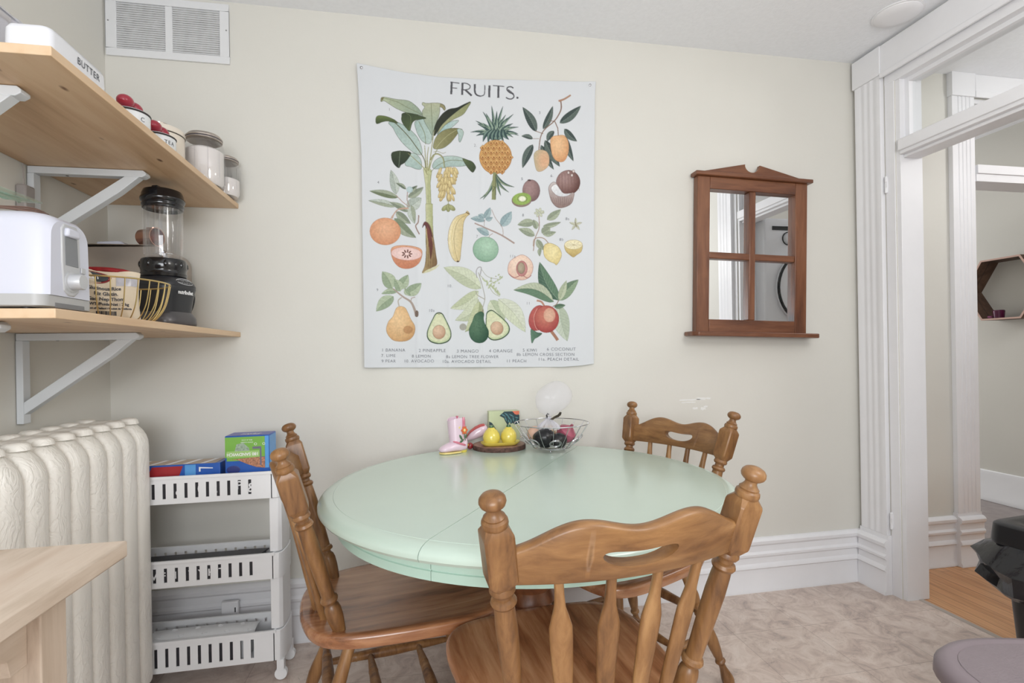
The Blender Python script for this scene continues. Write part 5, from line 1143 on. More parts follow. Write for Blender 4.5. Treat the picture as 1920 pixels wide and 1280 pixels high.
def draw_print():
    p = Print(); A = (660, 100); B = (660, 380)
    teal = (158, 184, 178); teal2 = (176, 198, 190); dkg = (58, 72, 48); dkg2 = (40, 52, 40); olive = (146, 144, 100); sage = (168, 178, 150); tan = (188, 180, 130)
    gl = (70, 78, 60)
    p.off = A
    # --- title, thick and thin strokes
    ink = (70, 70, 76)
    def ln(a, b, w): p.stroke([a, b], w, ink, .92)
    ln((749, 200), (746, 295), 15); ln((740, 203), (808, 212), 6); ln((748, 246), (790, 250), 6)
    ln((831, 209), (828, 300), 15); p.stroke([(825, 211), (862, 214), (888, 232), (880, 254), (850, 262), (832, 262)], 7, ink, .92, smooth=True); p.stroke([(852, 262), (900, 306)], 14, ink, .92)
    p.stroke([(924, 219), (924, 275), (938, 300), (966, 310)], 15, ink, .92, 9, smooth=True); p.stroke([(964, 310), (990, 302), (998, 280), (999, 226)], 7, ink, .92, 6, smooth=True)
    ln((1034, 229), (1032, 318), 15); ln((1060, 230), (1145, 238), 6); ln((1102, 236), (1100, 323), 15)
    p.stroke([(1214, 250), (1196, 240), (1172, 244), (1166, 262), (1184, 282), (1212, 296), (1218, 316), (1200, 331), (1176, 330), (1158, 320)], 9, ink, .92, 8, smooth=True); p.stroke([(1172, 262), (1214, 296)], 13, ink, .8)
    p.ell(1245, 322, 8, 8, ink, line=None)
    # --- banana plant
    st = (120, 122, 84)
    p.poly([(553, 480), (606, 480)] and [(535, 860), (552, 838), (575, 850), (600, 868), (588, 960), (592, 1060), (596, 1160), (606, 1280), (614, 1420), (622, 1500), (560, 1500), (553, 1400), (556, 1250), (558, 1100), (552, 980)], (204, 206, 160), (170, 176, 120), (1, 0), (104, 108, 70), 1.2, smooth=False)
    for q in ((575, 880, 575, 1270), (566, 960, 572, 1290), (588, 900, 583, 1180)): p.stroke([(q[0], q[1]), (q[2], q[3])], 2, (130, 138, 90), .7)
    p.poly([(470, 508), (505, 486), (550, 478), (580, 520), (600, 590), (594, 650), (572, 668), (530, 650), (500, 610), (480, 560)], teal, teal2, (1, 0), gl); p.stroke([(500, 500), (545, 590), (552, 670)], 5, (120, 130, 90), .8, smooth=True)
    p.poly([(216, 352), (216, 326), (232, 317), (262, 320), (335, 334), (418, 344), (466, 372), (505, 410), (532, 455), (500, 450), (462, 444), (400, 432), (330, 402), (282, 372), (240, 346)], (178, 188, 152), (140, 160, 140), (1, .3), gl); p.stroke([(228, 322), (330, 350), (420, 398), (530, 452)], 4, (112, 124, 84), .7, smooth=True); p.poly([(216, 352), (218, 322), (240, 318), (232, 335)], (120, 112, 70), smooth=False)
    p.poly([(272, 510), (320, 500), (380, 525), (438, 565), (490, 620), (520, 690), (524, 745), (488, 748), (432, 712), (372, 655), (332, 598), (305, 548)], teal, teal2, (.6, 1), gl); p.stroke([(262, 470), (330, 518), (420, 610), (480, 690), (540, 780), (552, 850)], 6, (92, 92, 60), .9, smooth=True)
    p.poly([(180, 516), (176, 484), (186, 462), (212, 456), (262, 464), (318, 488), (342, 514), (300, 506), (262, 498), (222, 506), (200, 516)], (110, 128, 66), (60, 76, 44), (0, 1), gl)
    p.poly([(526, 372), (532, 356), (560, 362), (620, 358), (662, 362), (692, 376), (702, 400), (694, 416), (678, 396), (660, 388), (660, 420), (652, 460), (632, 510), (612, 570), (602, 604), (578, 560), (544, 500), (526, 430), (544, 392)], (176, 180, 146), (148, 172, 154), (0, 1), gl); p.stroke([(594, 362), (598, 450), (604, 560), (602, 640)], 4, (116, 124, 92), .8, smooth=True); p.poly([(660, 388), (664, 364), (690, 374), (704, 402), (696, 418), (680, 396)], (150, 142, 100), smooth=False, line=gl)
    p.poly([(372, 462), (376, 442), (404, 435), (456, 442), (505, 455), (556, 474), (515, 484), (470, 494), (448, 520), (432, 572), (404, 548), (382, 518), (370, 488)], dkg, (84, 102, 60), (.3, 1), (30, 40, 26)); p.stroke([(404, 438), (440, 470), (430, 568)], 3, (120, 138, 90), .8, smooth=True)
    p.poly([(802, 492), (745, 500), (690, 535), (640, 600), (660, 602), (710, 572), (768, 530)], (150, 190, 190), (180, 200, 196), (1, 0), gl)
    p.poly([(890, 353), (870, 398), (834, 448), (764, 484), (704, 522), (664, 566), (640, 592), (664, 540), (720, 470), (800, 400)], (172, 174, 126), (140, 146, 96), (1, 0), gl)
    p.poly([(890, 352), (844, 370), (790, 396), (735, 406), (690, 432), (652, 476), (624, 530), (614, 575), (618, 606), (642, 576), (672, 528), (738, 464), (822, 398)], (50, 56, 42), (36, 42, 34), (1, 0), (22, 28, 22))
    p.poly([(612, 700), (614, 660), (632, 616), (668, 578), (716, 556), (778, 550), (828, 560), (806, 576), (780, 612), (740, 660), (694, 694), (648, 706)], (150, 148, 100), (118, 114, 66), (1, 0), gl); p.stroke([(630, 700), (680, 640), (740, 590), (800, 556)], 3, (200, 200, 150), .8, smooth=True)
    p.poly([(790, 562), (816, 556), (838, 580), (830, 620), (812, 656), (802, 640), (800, 600)], teal2, teal, (0, 1), gl)
    p.poly([(412, 750), (466, 740), (505, 770), (522, 812), (518, 856), (486, 860), (440, 842), (398, 826)], teal2, teal, (0, 1), gl)
    p.poly([(296, 740), (326, 726), (370, 722), (440, 734), (420, 780), (392, 812), (366, 828), (350, 850), (318, 826), (298, 786)], dkg, dkg2, (0, 1), (26, 32, 24)); p.stroke([(360, 726), (356, 770), (350, 846)], 4, (140, 156, 130), .7, smooth=True)
    p.poly([(604, 838), (618, 800), (660, 770), (720, 760), (790, 764), (846, 786), (868, 826), (820, 838), (740, 838), (670, 852), (622, 856)], teal2, teal, (0, 1), gl); p.poly([(832, 780), (868, 790), (906, 806), (930, 842), (922, 868), (906, 884), (878, 858), (850, 818)], (92, 110, 66), dkg, (1, 1), (30, 40, 26)); p.stroke([(590, 880), (650, 826), (740, 792), (860, 800)], 4, (112, 118, 74), .8, smooth=True)
    for q in ([(560, 880), (552, 780), (545, 680)], [(575, 870), (590, 760), (612, 600), (622, 560)], [(566, 900), (530, 840), (420, 740)], [(580, 860), (600, 790), (650, 690)], [(570, 870), (565, 770), (575, 690)]): p.stroke(q, 9, (176, 176, 120), .95, 4, smooth=True); p.stroke(q, 2, (98, 98, 62), .8, smooth=True)
    p.stroke([(590, 790), (612, 752), (650, 746), (684, 780), (694, 850)], 9, (160, 160, 104), 1, 6, smooth=True); p.stroke([(590, 790), (612, 748), (652, 740), (688, 776), (700, 850)], 2.5, (90, 90, 58), .9, smooth=True); p.stroke([(612, 730), (640, 722), (680, 738), (706, 730)], 3, (120, 116, 76), .8, smooth=True)
    random.seed(9)
    for i in range(64):
        z = 872 + (i % 9)*25; w_ = 74*(1-((z-872)/330)**1.2*.55); x = 716 + random.uniform(-1, 1)*w_
        p.ell(x, z, 11, 30, (222, 202, 140), (182, 152, 92), (.4, .3, .8), (x-716)/w_*-.5, (140, 112, 66), .9)
    p.stroke([(724, 1090), (725, 1130)], 5, (150, 156, 110))
    for x, r_ in ((700, .9), (724, 0), (750, -.9)): p.ell(x, 1150, 16, 30, (170, 172, 116), (128, 134, 80), (.4, .3, .8), r_, (100, 104, 62))
    # --- pineapple
    for k, (n_, L_, hh, w_) in enumerate(((13, 176, 232, 11), (12, 160, 170, 14), (10, 120, 110, 15))):
        for i in range(n_):
            a = PI*(.04 + .92*(i+.5*(k % 2))/(n_-.5)); c_ = math.cos(a); s_ = math.sin(a); L = L_*(1+.12*math.sin(i*2.7+k))
            p.leaf((1080+c_*26, 640-10*k*0), (1080+c_*L, 632-s_*hh*(1-.10*math.cos(i*3.1))), w_, (146, 172, 148), (62, 92, 90), -34*(1 if c_ > 0 else -1)*abs(c_), 0, (34, 52, 54))
    for a in (-.5, -.2, .1, .4, .7, 1.0): p.leaf((1080+60*a, 560), (1080+130*a-30, 668-30*abs(a)), 15, (110, 140, 128), (50, 78, 80), 14, 0, (30, 50, 52))
    p.ell(1080, 768, 122, 128, (226, 172, 94), (190, 124, 62), (.42, .4, .75), 0, (140, 88, 44), 1)
    for j in range(7):
        for i in range(7):
            x = 962+42*i+(21 if j % 2 else 0); z = 664+36*j
            if ((x-1080)/120)**2+((z-768)/126)**2 > .98: continue
            p.poly([(x-21, z), (x, z-24), (x+21, z), (x, z+22)], (240, 194, 120), (190, 122, 58), (0, 1), (104, 62, 30), 1.2, smooth=False); p.poly([(x-7, z+6), (x, z-14), (x+7, z+6)], (150, 92, 46), smooth=False)
    for a, b_ in (((962, 1085), -30), ((985, 1090), -15), ((1180, 1035), 22), ((1222, 995), 26), ((1120, 1060), 8)): p.leaf((1080, 892), a, 10, (150, 166, 130), (78, 106, 96), b_, 0, (52, 72, 66))
    p.stroke([(1075, 885), (1070, 960), (1066, 1090)], 26, (140, 146, 96), 1, 30, smooth=True); p.stroke([(1064, 990), (1082, 1000)], 3, (60, 70, 40)); p.stroke([(1056, 1030), (1076, 1000)], 3, (60, 70, 40)); p.stroke([(1082, 900), (1080, 1086)], 6, (66, 76, 48), .7)
    # --- mango
    br = (128, 92, 74); dl = (84, 100, 94); dl2 = (56, 72, 70)
    for b_, t_, w in (((1388, 575), (1285, 392), 34), ((1440, 556), (1512, 384), 24), ((1565, 512), (1724, 382), 32), ((1362, 628), (1276, 610), 17), ((1362, 672), (1284, 850), 30), ((1424, 676), (1520, 862), 26), ((1454, 640), (1565, 840), 34), ((1600, 556), (1694, 650), 26), ((1600, 606), (1668, 800), 26), ((1520, 570), (1470, 650), 22)):
        p.leaf(b_, t_, w, dl, dl2, 8, 8, (42, 56, 54), vein=(160, 172, 160))
    p.stroke([(1572, 340), (1576, 400), (1556, 450), (1520, 500), (1450, 560), (1420, 620), (1408, 712)], 9, br, .95, 6, smooth=True); p.stroke([(1528, 500), (1550, 550), (1554, 604)], 6, br, .95); p.stroke([(1556, 346), (1600, 330), (1648, 300)], 15, (176, 128, 100), .95, 12, smooth=True); p.stroke([(1484, 494), (1530, 498)], 4, br); p.stroke([(1380, 570), (1440, 590)], 4, br); p.stroke([(1360, 628), (1410, 628)], 3, br)
    p.poly([(1494, 650), (1508, 616), (1545, 606), (1598, 606), (1628, 650), (1632, 720), (1612, 780), (1584, 804), (1540, 796), (1508, 750)], (240, 190, 136), (206, 130, 76), (.4, .35, .8), (170, 110, 70)); p.poly([(1370, 760), (1384, 726), (1420, 712), (1466, 726), (1486, 770), (1480, 830), (1440, 868), (1400, 874), (1382, 840)], (226, 170, 128), (184, 176, 140), (.7, .5, .75), (150, 120, 90))
    # --- kiwi
    p.ell(1350, 1020, 66, 82, (164, 130, 128), (104, 74, 76), (.4, .35, .8), 0, (76, 54, 58), 1); p.ell(1336, 942, 14, 6, (80, 58, 58))
    p.ell(1278, 1092, 76, 52, (158, 140, 122), (118, 92, 92), (.5, .5, .7), -.12, (100, 78, 76), 1); p.ell(1278, 1084, 72, 46, (164, 196, 92), (120, 158, 62), (.5, .5, .7), -.12); p.ell(1281, 1083, 34, 25, (192, 214, 140)); p.ell(1282, 1083, 24, 18, (232, 232, 210))
    for i in range(18): a = 2*PI*i/18; p.stroke([(1282+30*math.cos(a), 1083+22*math.sin(a)), (1282+38*math.cos(a), 1083+28*math.sin(a))], 4, (44, 46, 32))
    # --- coconut
    p.ell(1628, 960, 90, 92, (166, 132, 128), (84, 42, 36), (.35, .35, .75), .3, (60, 32, 30), 1)
    for i in range(7): p.stroke([(1560+22*i, 888+4*abs(i-3)), (1556+26*i, 1040-6*abs(i-3))], 3, (110, 70, 62), .5)
    for q in ((1630, 886), (1656, 906), (1668, 876)): p.ell(q[0], q[1], 9, 11, (214, 200, 196), line=(70, 44, 40))
    p.poly([(1484, 990), (1530, 958), (1600, 1046), (1668, 1036), (1668, 1076), (1650, 1120), (1604, 1146), (1552, 1150), (1510, 1112), (1490, 1060)], (206, 196, 194), (140, 112, 106), (0, 1), (86, 60, 58), 1.3)
    p.poly([(1500, 998), (1538, 974), (1590, 1040), (1650, 1042), (1610, 1066), (1550, 1062), (1512, 1030)], (236, 236, 238), (206, 208, 214), (0, 1), (110, 90, 90))
    for i in range(10): p.stroke([(1500+17*i, 1068+4*(i % 3)), (1520+13*i, 1136-abs(i-5)*3)], 2.5, (110, 82, 78), .7)
    # --- orange branch
    og = (160, 170, 146); og2 = (132, 144, 122); pg = (190, 200, 190); pg2 = (172, 184, 174)
    for b_, t_, w, c1, c2 in (((330, 1048), (290, 866), 34, pg, pg2), ((345, 1072), (130, 1026), 26, og, (112, 126, 92)), ((330, 1140), (122, 1098), 24, pg, og), ((412, 1150), (520, 1076), 46, pg, pg2), ((405, 1010), (330, 964), 14, og, (100, 116, 96)), ((420, 1072), (536, 994), 26, og, og2), ((416, 1030), (490, 984), 18, og, (90, 106, 88)), ((420, 1180), (282, 1108), 22, og, og2), ((440, 1130), (470, 1270), 30, pg, og), ((330, 1180), (440, 1270), 30, og, og2)): p.leaf(b_, t_, w, c1, c2, 6, 6, (104, 116, 98))
    p.ell(432, 1014, 24, 24, (184, 206, 208), (150, 176, 180)); p.stroke([(416, 1030), (412, 1090), (430, 1140)], 6, (160, 132, 120), .9); p.stroke([(330, 1056), (380, 1108), (424, 1140)], 5, (170, 136, 122), .9); p.stroke([(300, 1232), (318, 1190), (350, 1162), (424, 1156)], 8, (196, 156, 134), .95, smooth=True); p.stroke([(500, 1206), (496, 1260), (478, 1290), (505, 1350)], 8, (150, 116, 104), .95, smooth=True)
    p.off = B
    p.leaf((316, 110), (480, 256), 40, og, (126, 142, 112), 16, 7, (90, 104, 80)); p.stroke([(420, 30), (350, 40), (308, 84), (290, 112)], 7, (196, 156, 134), .95, smooth=True)
    p.ell(248, 209, 116, 102, (234, 172, 130), (208, 130, 86), (.5, .4, .7), 0, (180, 110, 70), 1)
    p.poly([(290, 352), (320, 320), (400, 314), (480, 326), (524, 352), (520, 410), (490, 460), (430, 488), (360, 480), (310, 430)], (226, 162, 122), (206, 120, 84), (0, 1), (170, 96, 70)); p.ell(408, 376, 115, 50, (240, 208, 202), (226, 176, 168), (.5, .5, .7), .06, (190, 120, 100))
    for i in range(9): a = 2*PI*i/9; p.ell(412+28*math.cos(a), 378+22*math.sin(a), 13, 5, (110, 62, 54), rot=a)
    # banana plant foot
    p.poly([(553, 0), (606, 0), (606, 90), (608, 200), (590, 190), (556, 170)], (200, 202, 156), (168, 174, 118), (1, 0), (110, 112, 74), smooth=False)
    p.poly([(526, 520), (546, 470), (556, 380), (556, 250), (552, 160), (570, 142), (596, 190), (614, 270), (630, 380), (638, 455), (600, 480), (560, 505)], (196, 176, 116), (122, 90, 58), (1, .2), (86, 58, 42)); p.poly([(528, 180), (540, 142), (560, 138), (586, 176), (604, 250), (596, 240), (566, 200), (546, 160)], (110, 58, 58), (78, 40, 42), (0, 1), (60, 30, 32)); p.poly([(560, 180), (580, 190), (600, 260), (606, 330), (590, 420), (580, 340)], (126, 66, 60), (96, 50, 44), (0, 1))
    for x in (560, 575, 592, 612): p.stroke([(x, 260), (x-4, 480)], 3, (92, 66, 40), .6)
    p.poly([(524, 528), (560, 500), (610, 478), (660, 456), (630, 490), (580, 514)], (206, 204, 164), smooth=False)
    # banana
    p.poly([(848, 74), (866, 56), (884, 80), (860, 100), (838, 150), (832, 240), (820, 340), (812, 420), (796, 440), (762, 420), (732, 350), (722, 260), (738, 170), (780, 100)], (236, 222, 176), (206, 180, 118), (1, .1), (130, 100, 58), 1.3); p.stroke([(858, 86), (800, 130), (768, 230), (772, 340), (796, 434)], 3, (150, 122, 72), .8, smooth=True); p.stroke([(850, 80), (782, 130), (750, 230), (756, 330), (786, 430)], 5, (216, 190, 120), .7, smooth=True); p.stroke([(858, 66), (884, 80)], 6, (90, 70, 48)); p.ell(796, 436, 9, 6, (80, 60, 44))
    # lime
    bl_ = (162, 186, 190); bl2 = (140, 166, 172)
    for b_, t_, w in (((1000, 128), (892, 112), 22), ((996, 110), (1040, 30), 24), ((1004, 120), (1058, 104), 16), ((1120, 170), (1200, 60), 36), ((1030, 236), (936, 188), 26), ((990, 110), (950, 84), 18)): p.leaf(b_, t_, w, bl_, bl2, 5, 4, (98, 122, 128))
    p.stroke([(922, 148), (1010, 186), (1120, 236), (1222, 300)], 9, (166, 142, 132), .95, 12, smooth=True); p.stroke([(1050, 44), (1080, 110), (1130, 180), (1136, 244)], 4, (166, 142, 132), .9, smooth=True); p.stroke([(996, 120), (994, 170)], 3, (150, 130, 122)); p.stroke([(1022, 268), (1036, 240), (1060, 224)], 4, (160, 136, 124))
    p.ell(1005, 345, 96, 94, (168, 206, 178), (112, 156, 126), (.55, .35, .75), 0, (70, 108, 84), 1.2)
    # lemon
    for b_, t_, w in (((1470, 120), (1572, 44), 28), ((1376, 140), (1246, 160), 30), ((1376, 240), (1254, 190), 28), ((1390, 190), (1366, 120), 22), ((1440, 170), (1572, 140), 18), ((1430, 220), (1492, 180), 34), ((1440, 230), (1536, 214), 20), ((1392, 270), (1448, 350), 24), ((1420, 330), (1414, 396), 14)): p.leaf(b_, t_, w, (168, 178, 152), (144, 156, 132), 5, 5, (104, 116, 92))
    for q in range(7): a = q; p.ell(1410+22*math.cos(a), 66+20*math.sin(a), 16, 9, (196, 200, 176), rot=a, line=(120, 128, 104), lw=.8)
    p.stroke([(1408, 90), (1410, 180), (1380, 260), (1366, 356)], 6, (160, 130, 112), .9, smooth=True); p.stroke([(1366, 320), (1372, 270), (1410, 254), (1450, 264), (1480, 298)], 6, (166, 134, 112), .95, smooth=True)
    p.poly([(1444, 330), (1462, 302), (1504, 300), (1556, 330), (1578, 380), (1566, 424), (1540, 462), (1524, 450), (1480, 430), (1448, 390)], (238, 222, 160), (206, 178, 96), (.5, .4, .8), (150, 126, 76))
    for i in range(5): a = -PI/2 + 2*PI*i/5; p.leaf((1684, 158), (1684+50*math.cos(a), 158+50*math.sin(a)), 9, (206, 206, 184), (180, 182, 156), 0, 0, (140, 142, 116))
    p.stroke([(1680, 140), (1690, 176)], 5, (126, 112, 84))
    p.poly([(1600, 312), (1640, 330), (1700, 330), (1734, 312), (1726, 360), (1690, 388), (1666, 404), (1640, 388), (1608, 356)], (222, 200, 128), (190, 160, 88), (0, 1), (130, 106, 66)); p.ell(1667, 310, 67, 36, (240, 232, 196), (226, 208, 150), (.5, .5, .7), 0, (160, 136, 86))
    for i in range(9): a = 2*PI*i/9; p.stroke([(1667, 312), (1667+54*math.cos(a), 312+28*math.sin(a))], 2, (170, 148, 96), .8)
    # peach half
    p.poly([(1172, 490), (1186, 440), (1230, 404), (1282, 386), (1332, 412), (1362, 460), (1356, 520), (1320, 564), (1270, 576), (1214, 560), (1180, 530)], (240, 214, 192), (214, 160, 140), (.5, .4, .8), (150, 92, 84)); p.stroke([(1178, 528), (1220, 558), (1276, 540), (1320, 560), (1350, 540)], 5, (156, 74, 74), .8, smooth=True)
    p.ell(1278, 490, 42, 58, (206, 150, 144), (176, 90, 92), (.5, .5, .7), 0, (140, 70, 72)); p.ell(1273, 486, 28, 42, (178, 162, 136), (136, 112, 88), (.4, .4, .8), 0, (110, 84, 66))
    # pear
    for b_, t_, w in (((300, 640), (226, 512), 50), ((340, 640), (420, 536), 40), ((360, 660), (316, 570), 34), ((400, 680), (520, 600), 42), ((340, 660), (220, 680), 22), ((310, 700), (180, 812), 44), ((396, 640), (440, 690), 18)): p.leaf(b_, t_, w, (176, 192, 160), (148, 168, 136), 10, 5, (102, 122, 92))
    p.stroke([(306, 640), (380, 700), (440, 740), (470, 800), (484, 850)], 9, (166, 148, 136), .95, 22, smooth=True); p.stroke([(352, 772), (346, 730), (372, 706)], 8, (176, 166, 150), .95, smooth=True); p.stroke([(440, 740), (446, 712), (474, 704)], 6, (166, 148, 136)); p.ell(486, 830, 12, 24, (120, 100, 88), line=(90, 72, 62))
    p.poly([(330, 790), (360, 774), (396, 784), (418, 820), (440, 870), (470, 920), (470, 970), (446, 1012), (400, 1036), (320, 1034), (276, 1000), (256, 950), (272, 890), (306, 850)], (238, 196, 140), (196, 140, 82), (.4, .35, .8), (160, 116, 72), 1.2); p.ell(420, 950, 36, 30, (170, 110, 62), a=.5)
    # avocado halves and tree
    def avo(cx, cy, k, r_):
        o = [(0, -118), (26, -108), (48, -70), (72, -20), (90, 30), (88, 74), (60, 106), (0, 120), (-60, 106), (-88, 74), (-90, 30), (-72, -20), (-48, -70), (-26, -108)]; c_, s_ = math.cos(r_), math.sin(r_)
        f = lambda m: [(cx+(x*c_-y*s_)*k*m, cy+(x*s_+y*c_)*k*m) for x, y in o]
        p.poly(f(1), (58, 84, 56), line=(36, 54, 38)); p.poly(f(.94), (178, 200, 146), (206, 214, 172), (.5, .6, .6)); p.poly(f(.84), (220, 222, 184), (206, 210, 166), (.5, .6, .7))
        px_, py_ = cx-(30*-s_*0), cy; d = (30*k); p.ell(cx-s_*d, cy+c_*d, 48*k, 52*k, (222, 186, 154), (170, 120, 88), (.4, .35, .8), r_, (120, 84, 62), 1)
    G1, G2 = (204, 212, 182), (184, 194, 160)
    for b_, t_, w, c1, c2, bd in (((970, 640), (690, 480), 62, G1, G2, 18), ((950, 660), (740, 790), 50, (186, 196, 156), G1, -26), ((950, 720), (776, 880), 54, G1, G2, -40), ((960, 740), (850, 968), 50, (192, 200, 156), (158, 168, 120), -30), ((1040, 730), (1150, 880), 60, G1, (176, 190, 154), 10), ((1100, 720), (1306, 968), 66, G1, (206, 212, 190), -22)): p.leaf(b_, t_, w, c1, c2, bd, 8, (138, 148, 112), a=.95)
    p.ell(834, 930, 26, 26, (104, 96, 66), a=.45)
    p.stroke([(938, 560), (934, 510), (950, 482), (972, 486), (962, 540)], 6, (150, 146, 150), .9, smooth=True); p.stroke([(950, 520), (984, 640), (998, 720), (976, 800)], 6, (160, 158, 146), .9, smooth=True); p.stroke([(960, 540), (1010, 590), (1060, 670), (1110, 700)], 4, (160, 164, 136), .9, smooth=True); p.stroke([(968, 490), (1020, 550), (1100, 570)], 4, (160, 160, 150), .9, smooth=True); p.stroke([(1000, 724), (940, 690), (930, 660)], 6, (160, 154, 140), .9)
    for i in range(15): x = 1040+random.uniform(0, 100); z = 540+random.uniform(0, 60); p.leaf((x, z), (x+random.uniform(-22, 22), z+random.uniform(-24, 22)), 5, (204, 212, 178), (178, 190, 146), 0, 0, (140, 152, 112))
    for i in range(16): x = 1010+7*i; z = 590+6.5*i; p.leaf((x, z), (x+random.uniform(-34, 34), z+random.choice((-26, 26))), 6, (204, 212, 178), (178, 190, 146), 0, 0, (140, 152, 112))
    p.stroke([(984, 800), (976, 824)], 6, (130, 110, 104)); avo(1078, 912, .98, -.42)
    p.poly([(964, 816), (990, 830), (988, 870), (1000, 910), (1026, 960), (1020, 1010), (984, 1046), (930, 1046), (890, 1010), (880, 950), (904, 890), (924, 840)], (84, 122, 92), (28, 72, 52), (.35, .4, .75), (24, 54, 42), 1.2)
    for i in range(20): p.ell(920+random.uniform(-10, 70), 900+random.uniform(-40, 90), 3, 3, (40, 82, 62), a=.6)
    avo(654, 938, 1.0, 0); p.stroke([(640, 824), (654, 836), (668, 824)], 4, (120, 104, 74), .9)
    # peach branch
    p.leaf((1556, 730), (1414, 440), 54, (92, 128, 100), (70, 104, 84), -26, 9, (44, 72, 56), vein=(180, 196, 170)); p.leaf((1520, 740), (1216, 652), 54, (182, 192, 164), (98, 132, 104), 50, 9, (84, 104, 78)); p.leaf((1556, 730), (1704, 574), 44, (132, 158, 124), (98, 126, 98), -8, 9, (62, 86, 62), vein=(196, 206, 180)); p.leaf((1560, 730), (1614, 580), 26, (186, 196, 166), (170, 182, 150), 0, 5, (120, 134, 104))
    p.leaf((1560, 770), (1620, 1036), 60, (190, 202, 180), (172, 186, 160), 12, 9, (120, 138, 110), a=.9); p.leaf((1524, 780), (1606, 766), 18, (110, 142, 112), (80, 112, 88), 0, 3, (60, 84, 62))
    p.stroke([(1392, 730), (1428, 740), (1452, 776)], 14, (186, 128, 104), .95, smooth=True); p.stroke([(1500, 960), (1530, 1000), (1550, 1030)], 22, (170, 112, 84), .95, smooth=True); p.stroke([(1556, 730), (1540, 760), (1512, 776)], 6, (130, 100, 78), .9)
    p.poly([(1350, 944), (1392, 970), (1432, 978), (1404, 1004), (1376, 1020), (1356, 1052), (1348, 1000)], (92, 132, 106), (66, 100, 80), (1, 0), (44, 70, 54))
    p.ell(1400, 862, 66, 98, (196, 92, 84), (160, 44, 48), (.4, .4, .8), .3, (110, 30, 36), 1); p.ell(1466, 870, 92, 102, (206, 116, 96), (160, 38, 42), (.45, .4, .7), 0, (120, 30, 36), 1); p.ell(1488, 840, 44, 54, (232, 196, 164), (214, 140, 112), (.5, .5, .8), a=.75); p.stroke([(1396, 790), (1372, 850), (1380, 920), (1408, 966)], 4, (232, 180, 160), .8, smooth=True)
    return p
PR = draw_print()
img = PR.im.reshape(PR.HT, PR.S, PR.WD, PR.S, 3).mean((1, 3))      # one texel per unit
img2 = PR.im[:PR.HT*3//1, :, :]
HX = (0.0018876477, -3.0960198e-05, -1.4576153, -0.00021244455, -0.0019160279, 2.4318248, -0.00016015061, 2.6267055e-06)
def wallxz(u, v):
    d = HX[6]*u + HX[7]*v + 1
    return (HX[0]*u + HX[1]*v + HX[2])/d, (HX[3]*u + HX[4]*v + HX[5])/d
def cloth_y(u, v):
    """distance of the cloth in front of the wall: soft vertical folds, a drag line from the right pin"""
    s_, t_ = (u-668)/450., (v-115)/570.
    w = .0028*np.sin(13*s_+1.5*t_) + .0016*np.sin(31*s_-2*t_+1) + .0012*np.sin(7*t_+4*s_)
    w = w + .0022*np.exp(-((u-903)/3.5)**2)*(v > 300) + .0016*np.exp(-((u-783)/4.)**2) + .0014*np.exp(-((u-842)/4.)**2)
    d1 = (u-1108)*.975 + (v-157)*.222; w = w + .0045*np.exp(-(d1/7.)**2)*np.exp(-np.maximum(v-157, 0)/130.)
    d2 = (u-677)*.80 - (v-124)*.60; w = w + .0028*np.exp(-(d2/8.)**2)*np.exp(-np.maximum(v-124, 0)/110.)
    w = w + .010*np.clip(t_-.9, 0, 1)*np.clip(s_-.85, 0, 1)*60*.02
    return YB - .0095 - w*(.35+.9*t_)
